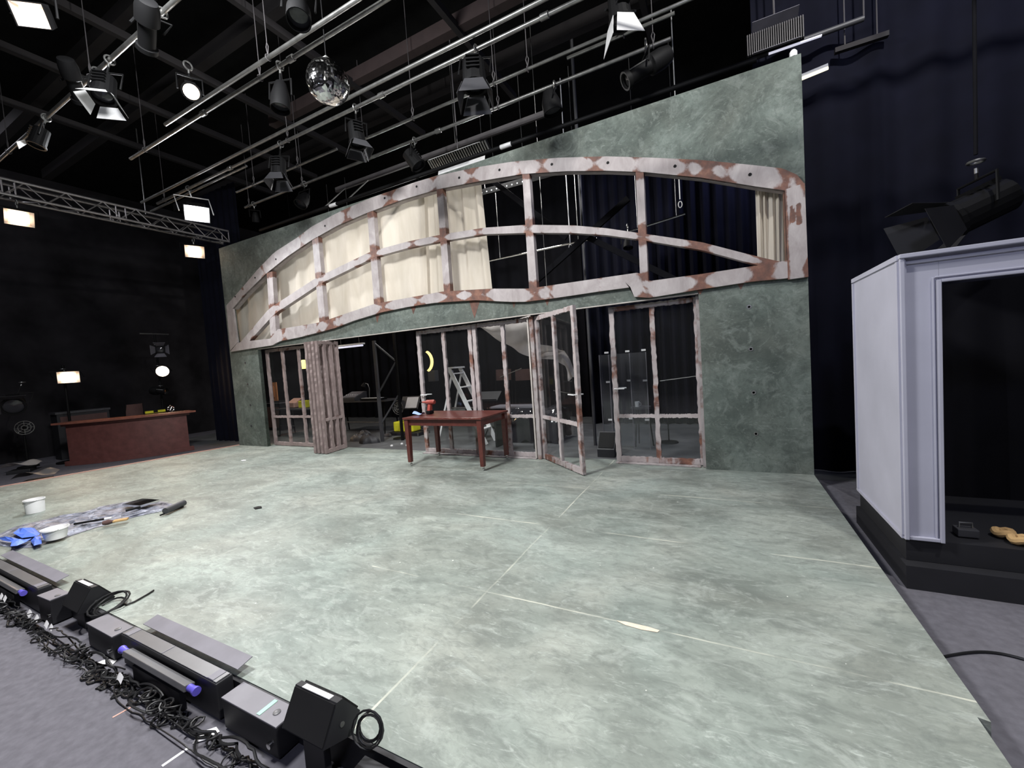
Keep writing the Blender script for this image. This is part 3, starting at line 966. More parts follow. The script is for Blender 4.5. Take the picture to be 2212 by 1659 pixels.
tag(MB().tube(ring, 0.006, 6).build('floor_cable', 'rubber'), 'thin black cable curving over the carpet beside the deck', 'cable')

# ------------------------------------------------------------------ curved bar
def circ(a, b, c):
    ax, ay, bx_, by, cx, cy = a[0], a[1], b[0], b[1], c[0], c[1]
    d = 2 * (ax * (by - cy) + bx_ * (cy - ay) + cx * (ay - by))
    ux = ((ax * ax + ay * ay) * (by - cy) + (bx_ * bx_ + by * by) * (cy - ay) + (cx * cx + cy * cy) * (ay - by)) / d
    uy = ((ax * ax + ay * ay) * (cx - bx_) + (bx_ * bx_ + by * by) * (ax - cx) + (cx * cx + cy * cy) * (bx_ - ax)) / d
    return ux, uy, math.hypot(ax - ux, ay - uy)


A_, B_, C_ = at(152, 1006, Z=GND), at(290, 993, Z=GND), at(411, 973, Z=GND)
Mi = (A_ + C_) / 2 + ((B_ - (A_ + C_) / 2) * 0.62)
ux, uy, ur = circ(A_, Mi, C_)
an = [math.atan2(q.y - uy, q.x - ux) for q in (A_, Mi, C_)]
a0, a1 = an[0], an[2]
if a1 < a0:
    a1 += 2 * PI
t = thing('bar_counter', 'curved reddish brown bar counter with a wide glossy top, off the edge of the deck', 'bar counter', (B_.x, B_.y, GND))
BT = at(290, 900, X=B_.x + 0.02).z


def arc_wall(r0, r1, z0, z1, e=0.0, n_=28):
    vs = []
    for i in range(n_ + 1):
        a = a0 - e + (a1 - a0 + 2 * e) * i / n_
        for r, z in ((r0, z0), (r1, z0), (r1, z1), (r0, z1)):
            vs.append((ux + r * math.cos(a), uy + r * math.sin(a), z))
    fs = []
    for i in range(n_):
        for k_ in range(4):
            fs.append((i * 4 + k_, i * 4 + (k_ + 1) % 4, i * 4 + 4 + (k_ + 1) % 4, i * 4 + 4 + k_))
    fs += [(3, 2, 1, 0), (n_ * 4, n_ * 4 + 1, n_ * 4 + 2, n_ * 4 + 3)]
    return MB().add(vs, fs)


arc_wall(ur - 0.06, ur, GND + 0.09, BT - 0.04).build('front_panel', 'bar_wood', t)
arc_wall(ur - 0.40, ur + 0.14, BT - 0.04, BT, 0.06).build('counter_top', 'bar_top', t)
arc_wall(ur - 0.06, ur + 0.035, GND + 0.002, GND + 0.10, 0.03).build('plinth', 'bar_wood', t)
arc_wall(ur - 0.06, ur + 0.05, BT - 0.09, BT - 0.04, 0.02).build('moulding', 'bar_wood', t)


def onbar(px, py):
    return at(px, py, Z=BT)


p, q = onbar(314, 894), onbar(357, 889)
dd = (q - p).normalized()
t = thing('spirit_level', 'yellow spirit level lying on the curved bar top', 'level', tuple(p))
MB().box((p + q) / 2 + V((0, 0, .03)), ((q - p).length, 0.03, 0.055), (dd, V((-dd.y, dd.x, 0)), V((0, 0, 1)))).build('level_body', 'yellow', t)
MB().box((p + q) / 2 + V((0, 0, .034)), (0.09, 0.034, 0.05), (dd, V((-dd.y, dd.x, 0)), V((0, 0, 1)))).build('vial', 'black', t)
p = onbar(370, 889)
t = thing('tape_dispenser', 'small round chrome reel on the bar top beside the yellow level', 'reel', tuple(p))
MB().tube([p + V((0.02 * 0, .065 * math.cos(a), 0.075 + .065 * math.sin(a))) for a in [i * PI / 9 for i in range(18)]], 0.018, 8, closed=True).build('rim', 'chrome', t)
mb = MB()
for i in range(6):
    a = i * PI / 3
    mb.tube([p + V((0, 0, .075)), p + V((0, .06 * math.cos(a), .075 + .06 * math.sin(a)))], 0.008, 6)
mb.build('spoke', 'chrome', t)


def chair(name, label, loc, rz, mat_f, mat_s, cat='chair', sh=0.46, w_=0.44, bh=0.92, rungs=2):
    t = thing(name, label, cat, loc)
    R = Matrix.Rotation(rz, 3, 'Z')
    L = V(loc)

    def P(x, y, z):
        return L + R @ V((x, y, z))
    X, Y = R @ V((1, 0, 0)), R @ V((0, 1, 0))
    for sx in (-1, 1):
        for sy in (-1, 1):
            x, y = sx * (w_ / 2 - .02), sy * (w_ / 2 - .02)
            MB().tube([P(x * 1.06, y * 1.06, 0), P(x, y, sh - .01)], 0.014, 8).build('leg', mat_f, t)
    MB().box(P(0, 0, sh + .01), (w_, w_, 0.05), (X, Y, V((0, 0, 1))), 0.018).build('seat', mat_s, t)
    mb = MB()
    for sx in (-1, 1):
        mb.tube([P(sx * (w_ / 2 - .02), w_ / 2 - .03, sh), P(sx * (w_ / 2 - .02), w_ / 2 + .04, bh)], 0.013, 8)
    mb.build('back_frame', mat_f, t)
    MB().grid(lambda u, v: P((u - .5) * (w_ - .03), w_ / 2 + .02 + 0.05 * (1 - (2 * u - 1) ** 2) + 0.02 * v, bh - 0.28 + v * 0.28), 10, 3).build('backrest', mat_s, t)
    return t


c1, c2 = at(272, 890, X=-13.4), at(175, 900, X=-14.45)
chair('bar_chair', 'dark chair with a rounded back behind the middle of the bar', (-13.2, at(272, 890, X=-13.2).y, GND), math.radians(-70), 'black', 'brown', sh=0.75, bh=1.22)
c2.y -= 0.0
t = thing('drinks_cabinet', 'dark square cabinet with a reddish shelf front behind the bar end', 'cabinet', (-14.45, c2.y, GND))
cc = V((-14.45, c2.y, GND))
bx('carcass', 'black_paint', cc + V((0, 0, 0.55)), (0.4, 0.95, 1.1), t)
bx('shelf_front', 'brown', cc + V((0.21, 0, 0.95)), (0.02, 0.85, 0.18), t)
bx('cornice', 'dark_grey', cc + V((0, 0, 1.13)), (0.44, 1.0, 0.05), t)

# ------------------------------------------------------------------ lighting fixtures
def basis(d):
    d = V(d).normalized()
    s_ = d.cross(V((0, 0, 1)))
    if s_.length < 0.05:
        s_ = V((1, 0, 0))
    s_.normalize()
    return d, s_, s_.cross(d)


def fixture(kind, c, aim, label, hang=0.35, r=0.10, L=0.30, lit=None, doors=0, doormat='black', name=None, pipe=None, cat='stage light', doorlen=None, hang_dir=V((0, 0, 1)), group=None, open_=0.55, lens=None, clamp='X', yoke_mat='black'):
    """c: centre of housing, aim: direction; pipe: point on the pipe (else c + hang)"""
    c = V(c)
    d, s_, u_ = basis(aim)
    pipe = V(pipe) if pipe is not None else c + hang_dir * hang
    t = thing(name or {'par': 'par_spotlight', 'fresnel': 'fresnel_spotlight', 'profile': 'profile_spotlight', 'flood': 'hanging_floodlight'}[kind], label, cat, tuple(pipe), group)
    if kind == 'par':
        hs = MB().lathe(c, d, [(-L * .55, r * .35), (-L * .5, r * .55), (-L * .3, r * .72), (0, r * .95), (L * .45, r), (L * .45, r * .92), (L * .3, r * .9)], 22, True, True, False).build('housing', 'black', t)
        MB().lathe(c, d, [(L * .28, r * .9), (L * .31, r * .5), (L * .32, 0.001)], 22, True, False, False).build('lens', lens or lit or 'lens', hs)
        fr = L * .45
    elif kind == 'fresnel':
        mb = MB().lathe(c, d, [(-L * .5, r * .6), (-L * .45, r * .92), (L * .4, r), (L * .42, r * 1.12), (L * .5, r * 1.12), (L * .5, r * .9), (L * .38, r * .88)], 18, False, True, False)
        for i in range(4):
            mb.box(c + u_ * (r * 1.0) + d * (-L * .35 + i * L * .14), (L * .05, r * 1.1, 0.03), (d, s_, u_))
        hs = mb.build('housing', 'black', t)
        MB().lathe(c, d, [(L * .37, r * .88), (L * .42, r * .5), (L * .44, 0.001)], 20, True, False, False).build('lens', lens or lit or 'lens', hs)
        fr = L * .5
    elif kind == 'profile':
        hs = MB().lathe(c, d, [(-L * .62, r * .55), (-L * .6, r * .9), (-L * .42, r * 1.1), (-L * .15, r * 1.1), (-L * .1, r * .8), (L * .40, r * .78), (L * .40, r * 1.0), (L * .5, r * 1.0), (L * .5, r * .8), (L * .44, r * .78)], 20, True, True, False).build('housing', 'black', t)
        MB().lathe(c, d, [(L * .43, r * .78), (L * .46, 0.001)], 20, True, False, False).build('lens', 'chrome', hs)
        mb = MB()
        for a in (0.6, 2.5):
            o_ = s_ * (math.cos(a) * r * .86) + u_ * (math.sin(a) * r * .86)
            mb.tube([c + o_ - d * L * .1, c + o_ + d * L * .4], 0.008, 6)
        mb.build('guide_rail', 'steel', t)
        fr = L * .5
    else:
        w_, h_ = r * 2.0, r * 1.45
        f0, b0 = c + d * (L * .3), c - d * (L * .5)
        q = ((-1, -1), (1, -1), (1, 1), (-1, 1))
        vs = [b0 + s_ * (i * w_ * .32) + u_ * (j * h_ * .32) for i, j in q] + [f0 + s_ * (i * w_ * .5) + u_ * (j * h_ * .5) for i, j in q] + [f0 + s_ * (i * w_ * .47) + u_ * (j * h_ * .47) for i, j in q] + [f0 - d * .07 + s_ * (i * w_ * .36) + u_ * (j * h_ * .36) for i, j in q]
        fs = [(3, 2, 1, 0)]
        for a in (0, 4, 8):
            fs += [(a + k_, a + (k_ + 1) % 4, a + 4 + (k_ + 1) % 4, a + 4 + k_) for k_ in range(4)]
        mb = MB().add(vs, fs)
        for i in range(5):
            mb.box(b0 + d * (L * (.1 + .1 * i)) + u_ * h_ * .42, (0.008, w_ * .7, h_ * .25), (d, s_, u_))
        hs = mb.build('housing', 'black', t)
        g = f0 - d * .004
        rf = MB()
        for a in range(4):
            (i0, j0), (i1, j1) = q[a], q[(a + 1) % 4]
            rf.add([g + s_ * (i0 * w_ * .465) + u_ * (j0 * h_ * .465), g + s_ * (i1 * w_ * .465) + u_ * (j1 * h_ * .465), g - d * .060 + s_ * (i1 * w_ * .33) + u_ * (j1 * h_ * .33), g - d * .060 + s_ * (i0 * w_ * .33) + u_ * (j0 * h_ * .33)], [(0, 1, 2, 3)])
        rf.build('reflector', 'reflector', hs, False)
        g = f0 - d * .062
        lm = MB().grid(lambda a, b: g + s_ * ((a - .5) * w_ * .68) + u_ * ((b - .5) * h_ * .68), 10, 8, False)
        lm.r = [min(1, max(abs(i / 5 - 1), abs(j / 4 - 1)) ** 2 * .5 + .5 * ((i / 5 - 1) ** 2 + (j / 4 - 1) ** 2) / 2) for j in range(9) for i in range(11)]
        lm.build('lamp_face', lit or 'lens', hs, False)
        fr = L * .3
        r = w_ * .5
    # yoke, stem and clamp
    wy = r * 1.2 + 0.015
    top = c + (pipe - c).normalized() * max(0.05, (pipe - c).length - 0.09)
    sh_ = c + (pipe - c).normalized() * min(r + 0.08, max(0.05, (pipe - c).length - 0.1))
    mb = MB().tube([c + s_ * wy, sh_ + s_ * wy, sh_ - s_ * wy, c - s_ * wy], 0.011, 6)
    if (top - sh_).length > 0.01:
        mb.tube([sh_, top], 0.012, 8)
    mb.build('yoke', yoke_mat, t)
    mb = MB()
    e = (pipe - c).normalized()
    ca_, cb_ = {'X': (V((0, 1, 0)), V((0, 0, 1))), 'Y': (V((1, 0, 0)), V((0, 0, 1))), 'Z': (V((1, 0, 0)), V((0, 1, 0)))}[clamp]
    mb.tube([pipe + ca_ * (.046 * math.cos(a)) + cb_ * (.046 * math.sin(a)) for a in [i * PI / 8 for i in range(16)]], 0.010, 6, closed=True)
    mb.tube([pipe - e * 0.05, pipe - e * 0.095], 0.012, 8)
    mb.build('hook_clamp', 'steel', t)
    if doors:
        dl = doorlen or r * 1.6
        for k_ in range(doors):
            a = k_ * PI / 2
            ra = (u_ * math.cos(a) + s_ * math.sin(a))
            ta_ = (s_ * math.cos(a) - u_ * math.sin(a))
            h0 = c + d * (fr + .004) + ra * r
            h1 = h0 + (d * math.cos(open_) + ra * math.sin(open_)) * dl
            MB().prism([h0 - ta_ * r * .75, h0 + ta_ * r * .75, h1 + ta_ * r * 1.25, h1 - ta_ * r * 1.25], ra.cross(ta_).cross(ta_) * 0.0 + ra * 0.004).build('barn_door', doormat, t)
    return t


def pipe_run(label, Y, Z, x0, x1, r=0.024, couplers=(), hangers=(), mat='steel', ztop=6.9):
    t = thing('hanging_pipe', label, 'lighting pipe', ((x0 + x1) / 2, Y, Z))
    MB().tube([(x0, Y, Z), (x1, Y, Z)], r, 12).build('tube', mat, t)
    for x in couplers:
        MB().lathe((x, Y, Z), (1, 0, 0), [(-.05, r * 1.25), (-.045, r * 1.5), (.045, r * 1.5), (.05, r * 1.25)], 12).build('coupler', 'steel', t)
    for x in hangers:
        mb = MB().tube([(x, Y, Z + 0.03), (x - .02, Y, Z + .12), (x, Y, Z + .17), (x + .02, Y, Z + .12), (x, Y, Z + .03)], 0.006, 6)
        mb.tube([(x, Y, Z + .17), (x, Y, ztop)], 0.005, 6)
        mb.tube([V((x, Y, Z)) + V((0, 0.034 * math.cos(a), .034 * math.sin(a))) for a in [i * PI / 6 for i in range(12)]], 0.006, 6, closed=True)
        mb.build('hanger', 'strut', t)
    return t


def px_x(px, py, Y, Z):
    return at(px, py, Z=Z).x


ZP = 5.2
pipe_run('lighting pipe nearest the audience, its barn door lamps showing pale flaps', 2.37, ZP, -10.8, 3.0, couplers=(-8.1, -5.2), hangers=(-9.6, -6.6, -3.2))
pipe_run('slim upper lighting pipe just in front of the one above the mirror ball', 3.28, ZP, -7.0, 3.0, hangers=(-4.6,))
pipe_run('bare bright lighting pipe ending in mid air, passing above the mirror ball', 3.43, ZP, -8.49, 3.0, couplers=(-6.3, -4.4), hangers=(-8.0, -5.0, -2.8))
pipe_run('thin darker pipe running close above the pipe of the white floodlight', 4.34, ZP + 0.05, -10.5, 3.0)
pipe_run('lighting pipe carrying the glaring white floodlight at its end', 4.48, ZP, -10.2, 3.0, couplers=(-7.6, -4.0, -1.6), hangers=(-9.9, -6.0))
pipe_run('short stub pipe slung below the white floodlight pipe', 4.59, ZP, -10.75, -7.3, 0.02)
pipe_run('bent middle pipe between the floodlight pipe and the set wall', 5.08, ZP, -8.48, -5.6, 0.02, hangers=(-7.9, -6.6))
pipe_run('continuing middle pipe over the tall end of the set wall', 5.12, ZP, -5.06, 0.0, 0.02, hangers=(-4.0, -2.6, -2.1))
pipe_run('lighting pipe nearest the set wall, hung on thin rods', 5.60, ZP, -9.1, -0.42, couplers=(-7.6, -3.9), hangers=(-8.95, -7.2, -5.5, -2.8, -0.62))
pipe_run('short end of pipe above the profile spotlight', 5.22, ZP, -1.6, -0.34, 0.02, hangers=(-0.9,))
t = pipe_run('dark pipe just above the sloping top line of the set wall, white taped', 5.56, 4.60, -8.6, 0.45, 0.03, mat='black')
for x in (-6.35, -2.7):
    MB().lathe((x, 5.56, 4.60), (1, 0, 0), [(-.09, .032), (-.085, .034), (.085, .034), (.09, .032)], 12).build('tape_band', 'bright', t)
# struts behind the wall top
t = thing('hanging_outrigger', 'flat grey outrigger bar with slanting struts above the wall top', 'outrigger', (-4.6, 6.14, 5.2))
MB().box((-4.6, 6.14, 5.2), (4.6, 0.04, 0.09)).build('bar', 'strut', t)
for x in (-6.6, -5.95):
    MB().tube([(x, 6.12, 5.17), (x - 0.15, 5.62, 4.62)], 0.012, 6).build('strut', 'steel', t)
# truss -----------------------------------------------------------------
t = thing('hanging_truss', 'aluminium box truss with zigzag lattice over the bar side', 'truss', (-11.0, 3.5, 5.1))
q = []
for dx, z in ((-.14, 5.20), (.14, 5.20), (-.14, 4.94), (.14, 4.94)):
    MB().tube([(-11 + dx, 1.0, z), (-11 + dx, 6.2, z)], 0.024, 10).build('chord', 'alu', t)
mb = MB()
n_ = 20
for i in range(n_):
    y0, y1 = 1.0 + 5.2 * i / n_, 1.0 + 5.2 * (i + 1) / n_
    za, zb = (5.2, 4.94) if i % 2 else (4.94, 5.2)
    for dx in (-.14, .14):
        mb.tube([(-11 + dx, y0, za), (-11 + dx, y1, zb)], 0.010, 6)
    mb.tube([(-11 - .14 if i % 2 else -11 + .14, y0, 4.94), (-11 + .14 if i % 2 else -11 - .14, y1, 4.94)], 0.009, 6)
for y in (1.0, 2.55, 2.7, 4.05, 4.2, 6.2):
    for dx in (-.14, .14):
        mb.tube([(-11 + dx, y, 4.94), (-11 + dx, y, 5.2)], 0.012, 6)
mb.build('lattice', 'alu', t)
for y in (1.8, 4.6):
    MB().tube([(-11, y, 5.2), (-11, y, 7.0)], 0.01, 6).build('hanger', 'steel', t)

# lit fixtures ----------------------------------------------------------
LIT = {}
LIT['flood'] = at(425, 460, Z=4.76)
fixture('flood', LIT['flood'], EYE + V((-1.5, 1.2, -1.6)) - LIT['flood'], 'glaring cool white floodlight with a pale yoke at the end of its pipe', r=0.21, L=0.28, yoke_mat='bright', lit='cool_lamp', pipe=(LIT['flood'].x - .02, 4.48, 5.2), doors=0)
LIT['w1'] = at(75, 35, Z=4.95)
fixture('flood', LIT['w1'], V((0.55, -0.6, -0.5)), 'lit warm floodlight in the top corner above the first pipe', r=0.13, L=0.25, lit='warm_lamp', hang=0.4)
LIT['w2'] = at(412, 198, Z=4.95)
fixture('fresnel', LIT['w2'], EYE - LIT['w2'] + V((1, 0, -.5)), 'lit warm spotlight glowing just behind the bare bright pipe', r=0.09, L=0.24, lit='warm_lamp', hang=0.3)
LIT['w3'] = at(40, 470, X=-11)
fixture('flood', LIT['w3'], EYE - LIT['w3'] + V((0, 1.5, -1.2)), 'lit warm floodlight hung under the near part of the truss', r=0.19, L=0.28, lit='warm_lamp', clamp='Y', pipe=LIT['w3'] + V((0, 0, 0.26)))
LIT['w4'] = at(420, 543, X=-11)
fixture('flood', LIT['w4'], EYE - LIT['w4'] + V((0, 1.0, -1.2)), 'lit warm floodlight hung under the truss end beside the set wall', r=0.20, L=0.3, lit='warm_lamp', clamp='Y', pipe=LIT['w4'] + V((0, 0, 0.26)))
BX1 = -13.3
LIT['w5'] = at(148, 815, X=BX1)
LIT['w6'] = at(351, 802, X=BX1)


def boom(label, x, y, ztop, arms):
    t = thing('lighting_stand', label, 'lighting stand', (x, y, GND))
    MB().tube([(x, y, GND + 0.03), (x, y, ztop)], 0.024, 10).build('pole', 'black', t)
    MB().lathe((x, y, GND), (0, 0, 1), [(0, .3), (.03, .3), (.04, .05), (.12, .04)], 20).build('base_plate', 'black', t)
    for z, a in arms:
        MB().tube([(x, y - a, z), (x, y + a, z)], 0.018, 8).build('cross_arm', 'steel', t)
    return t


boom('black lighting stand behind the bar, nearest the set wall', BX1 - 0.25, LIT['w6'].y + 0.02, at(345, 722, X=BX1).z, [(at(345, 722, X=BX1).z + .03, 0.32)])
boom('black lighting stand behind the bar, farther from the set wall', BX1 - 0.25, LIT['w5'].y, 2.1, [])
fixture('flood', LIT['w5'], EYE - LIT['w5'], clamp='Z', label='lit square warm floodlight low on the stand above the bar end', r=0.19, L=0.26, lit='warm_lamp', pipe=LIT['w5'] + V((-0.25, 0, 0.2)))
fixture('par', LIT['w6'], EYE - LIT['w6'], clamp='Z', label='lit warm spotlight on the stand over the spirit level', r=0.15, L=0.3, lit='warm_lamp', pipe=LIT['w6'] + V((-0.25, 0.02, 0.16)))
p = at(347, 755, X=BX1)
fixture('fresnel', p, V((1, -.5, -.1)), clamp='Z', label='unlit spotlight with a pale flap, topmost on the bar stand', r=0.10, L=0.26, doors=4, pipe=V((BX1 - .25, LIT['w6'].y + .02, p.z + .14)), doormat='grey_box')
p = at(345, 845, X=BX1)
fixture('profile', p, V((.8, .5, -.15)), clamp='Z', label='unlit shiny spotlight low on the stand, just under the lit warm one', r=0.10, L=0.34, pipe=V((BX1 - .25, LIT['w6'].y + .02, p.z + .14)))
p = at(30, 873, X=-13.2)
fixture('fresnel', p, V((1, -.3, -.35)), clamp='Z', label='unlit black spotlight with pale rim at the far bar side edge', r=0.17, L=0.34, pipe=p + V((-.2, .2, .45)), doors=2, doormat='dark_grey')
p = at(52, 924, X=-14.0)
t = thing('desk_fan', 'small round fan with bright grille standing in the dark beyond the bar', 'fan', (p.x, p.y, GND))
mb = MB()
for rr in (0.05, 0.1, 0.15):
    mb.tube([p + V((0.02, rr * math.cos(a), rr * math.sin(a))) for a in [i * PI / 10 for i in range(20)]], 0.008, 6, closed=True)
for i in range(8):
    a = i * PI / 4
    mb.tube([p + V((.02, .03 * math.cos(a), .03 * math.sin(a))), p + V((.02, .15 * math.cos(a), .15 * math.sin(a)))], .006, 6)
mb.build('grille', 'steel', t)
mb = MB()
for i in range(4):
    a = i * PI / 2
    mb.grid(lambda u, v: p + V((-0.03 + .03 * v, u * .13 * math.cos(a + v * .8), u * .13 * math.sin(a + v * .8))), 4, 4)
mb.build('blade', 'dark_grey', t)
MB().tube([(p.x - .05, p.y, GND + .02), (p.x - .05, p.y, p.z)], 0.02, 8).lathe((p.x - .05, p.y, GND), (0, 0, 1), [(0, .18), (.03, .16), (.04, .03)], 18).lathe(p + V((-.08, 0, 0)), (1, 0, 0), [(0, .04), (.06, .04)], 12).build('stand', 'black', t)
for px, py, lab, mt in ((45, 1000, 'pale folded cloth dumped on a dark crate past the deck edge', 'sheet'), (78, 1020, 'dark grey folded cloth lying in front of the pale one', 'dark_grey')):
    p = at(px, py, Z=GND + 0.20)
    ca = math.radians(60)
    o = MB().grid(lambda u, v: p + V(((u - .5) * .46 * math.cos(ca) - (v - .5) * .26 * math.sin(ca), (u - .5) * .55 * math.sin(ca) + (v - .5) * .3 * math.cos(ca), 0.05 * math.sin(u * 6) * math.cos(v * 4) - .05 * (abs(2 * u - 1) ** 3))), 14, 8).build('folded_cloth', mt, None, False)
    tag(o, lab, 'cloth')
    bx('equipment_crate', 'black_paint', (p.x, p.y, GND + 0.035), (0.34, 0.34, 0.066), None, axes(ca), 0.01)
    tag(bpy.data.objects[-1] if 0 else COL.objects[-1], 'low black crate under the ' + ('pale' if mt == 'sheet' else 'dark grey') + ' folded cloth', 'crate')

# unlit fixtures in the grid --------------------------------------------
def body(px, py, Z):
    return at(px, py, Z=Z)


DN = V((0, 0, -1))
p = body(225, 190, 4.85)
fixture('fresnel', p, V((.25, -.25, -1)), 'black spotlight with pale barn doors on the pipe nearest the audience', r=0.11, L=0.3, doors=4, doormat='bright', pipe=(p.x, 2.37, ZP), doorlen=.12)
p = body(85, 297, 4.9)
fixture('fresnel', p, V((-.1, -.3, -1)), 'black spotlight with one small pale flap, farther along the nearest pipe', r=0.09, L=0.26, doors=1, doormat='bright', pipe=(p.x, 2.37, ZP), doorlen=.1)
p = body(318, 62, 4.95)
fixture('profile', p, V((-.9, .3, -.5)), 'black profile lamp with shiny clamp, high on the nearest pipe', r=0.09, L=0.42, pipe=(p.x, 2.37, ZP))
p = body(160, 180, 4.95)
fixture('profile', p, V((-.8, .5, -.7)), 'black profile lamp next to the pale barn door spotlight', r=0.08, L=0.4, pipe=(p.x, 2.37, ZP))
p = body(606, 210, 4.83)
fixture('par', p, V((.05, -.15, -1)), 'black can spotlight aimed down from the bright pipe beside the mirror ball', r=0.11, L=0.36, pipe=(p.x + .02, 3.43, ZP))
p = body(645, 22, 4.95)
fixture('par', p, V((.3, -.3, -1)), 'black can spotlight at the top edge over the mirror ball', r=0.11, L=0.34, pipe=(p.x, 2.9, ZP + .05))
p = body(602, 362, 4.80)
fixture('fresnel', p, V((.1, -.15, -1)), 'black barn door spotlight under the floodlight pipe, second from its glaring end', r=0.11, L=0.3, doors=4, doormat='dark_grey', pipe=(p.x, 4.48, ZP), doorlen=.16, open_=.4)
p = body(770, 290, 4.82)
fixture('fresnel', p, V((.2, -.1, -1)), 'black barn door spotlight below the mirror ball on the floodlight pipe', r=0.11, L=0.32, doors=4, doormat='dark_grey', pipe=(p.x, 4.48, ZP), doorlen=.14, open_=.35)
p = body(1024, 160, 4.86)
fixture('fresnel', p, V((.05, -.1, -1)), 'large black barn door spotlight with gleaming clamp in the middle of the grid', r=0.14, L=0.32, doors=4, doormat='dark_grey', pipe=(p.x, 4.48, ZP), doorlen=.2, open_=.3)
p = body(655, 432, 4.86)
fixture('par', p, V((.0, -.55, -.8)), 'black can spotlight near the free end of the pipe by the set wall', r=0.12, L=0.3, pipe=(p.x - .02, 5.6, ZP))
p = body(552, 470, 4.92)
fixture('par', p, V((-.3, .2, -1)), 'small clamp lamp gleaming at the free end of the pipe by the set wall', r=0.07, L=0.2, pipe=(p.x, 5.6, ZP), lens='chrome')
p = body(893, 345, 4.86)
fixture('fresnel', p, V((.5, .2, -.8)), 'black spotlight with bright edge beside the ribbed reflector', r=0.12, L=0.3, pipe=(p.x, 5.6, ZP))
p = body(1190, 222, 4.86)
fixture('par', p, V((.15, .1, -1)), 'black can spotlight with two bright rims over the arch crown', r=0.13, L=0.3, pipe=(p.x, 5.6, ZP), lens='dark_grey')
a, b = body(1350, 176, 4.7), body(1436, 122, 4.95)
fixture('profile', (a + b) / 2, a - b, 'long black profile spotlight with chrome lens against the navy drape', r=0.105, L=(a - b).length, pipe=V((a + b) / 2) + V((0.02, 0.05, .32)))
p = body(1338, 22, 4.86)
fixture('fresnel', p, V((.1, -.15, -1)), 'black spotlight with two long pale flaps above the profile spotlight', r=0.11, L=0.3, doors=2, doormat='bright', pipe=(p.x, 5.0, ZP + .05), doorlen=.26, open_=.2)
p = at(2112, 450, Y=4.6)
fixture('fresnel', p, V((-.95, -.2, -.4)), clamp='Z', label='black barn door spotlight hanging alone above the white portal', r=0.14, L=0.42, doors=4, doormat='black_paint', pipe=p + V((0, .02, .36)), doorlen=.26, open_=.45)
pq = p + V((0, 0.02, 0.36))
t2 = thing('hanging_pole', 'dark vertical pole rising above the white portal', 'pole', (pq.x, pq.y, pq.z))
MB().tube([(pq.x, pq.y, pq.z + .055), (pq.x, pq.y, 6.9)], 0.012, 10).build('tube', 'black_matte', t2)
# ribbed reflectors --------------------------------------------------------
def ribbed(label, a, b, h, tilt, lit=False):
    a, b = V(a), V(b)
    d = (b - a).normalized()
    up = (V((0, 0, 1)) * math.cos(tilt) + V((0, -1, 0)) * math.sin(tilt))
    t = thing('hanging_cyclorama_light', label, 'stage light', tuple((a + b) / 2))
    n_ = d.cross(up).normalized()
    L = (b - a).length
    MB().box((a + b) / 2 + n_ * -.03, (L, .03, h), (d, n_, up)).build('housing', 'black', t)
    mb = MB()
    k_ = 26
    for i in range(k_):
        mb.box(a + d * (L * (i + .5) / k_), (L / k_ * .45, .02, h * .96), (d, n_, up))
    mb.build('reflector_rib', 'steel' if lit else 'strut', t)  # lit look put into the material: brighter ribs and flaps, dull ones when unlit
    for s_ in (-1, 1):
        MB().box((a + b) / 2 + up * (s_ * (h / 2 + .02)) + n_ * .05, (L * .8, .14, .006), (d, (n_ + up * s_ * .4).normalized(), (up - n_ * s_ * .4).normalized())).build('flap', 'flap_grey' if not lit else 'bright', t)
    MB().tube([(a + b) / 2 + V((0, 0, h / 2)), (a + b) / 2 + V((0, 0, 6.9 - (a + b).z / 2))], 0.01, 6).build('hanger', 'strut', t)
    return t


a, b = at(908, 352, Z=4.78), at(1035, 318, Z=4.78)
ribbed('ribbed silver cyclorama light behind the wall top with flaps toned as if lit', V((a.x, 5.80, 4.82)), V((b.x + .1, 5.80, 4.82)), 0.20, 0.9, True)
a, b = at(1612, 112, Y=5.9), at(1700, 90, Y=5.9)
ribbed('ribbed silver cyclorama light over the tall end of the set wall', V((a.x, 5.80, a.z)), V((b.x + .15, 5.80, a.z)), 0.24, 0.0)
t = thing('hanging_strip_light', 'long thin strip lamp gleaming above the tall end of the set wall', 'strip light', tuple(at(1750, 82, Y=5.95)))
a, b = at(1632, 124, Y=5.95), at(1866, 40, Y=5.95)
MB().tube([a, b], 0.03, 10).build('housing', 'dark_grey', t)
MB().box((a * .62 + b * .38) + V((0, -.02, -.028)), ((b - a).length * .5, .03, .012)).build('diffuser', 'tube_lamp', t)
MB().tube([b, b + V((0, 0, 1.7))], .008, 6).tube([a.lerp(b, .2), a.lerp(b, .2) + V((0, 0, 1.7))], .008, 6).build('hanger', 'strut', t)
a, b = at(1803, 111, Y=6.03), at(1919, 74, Y=6.03)
t = thing('hanging_batten', 'dull grey batten beyond the strip lamp in the high corner', 'batten', tuple(a))
MB().box((a + b) / 2, ((b - a).length, .06, .05)).build('bar', 'beam', t)
for q in (.2, .8):
    MB().tube([a.lerp(b, q), a.lerp(b, q) + V((0, 0, 1.7))], .007, 6).build('hanger', 'strut', t)
a, b = at(1728, 172, Y=5.85), at(1789, 147, Y=5.85)
t = thing('fluorescent_light', 'bright sliver of fluorescent tube poking out behind the tall wall edge', 'tube light', tuple(a), kind='thing')
dd = (b - a).normalized()
MB().tube([a - dd * .3, b], .016, 10).build('lamp_tube', 'tube_warm', t)
MB().box((a + b) / 2 - dd * .15 + V((0, .02, .035)), ((b - a).length + .3, .05, .03), (dd, V((0, 1, 0)), dd.cross(V((0, 1, 0))))).build('mount', 'white', t)
p = at(1713, 117, Y=WY + 0.05)
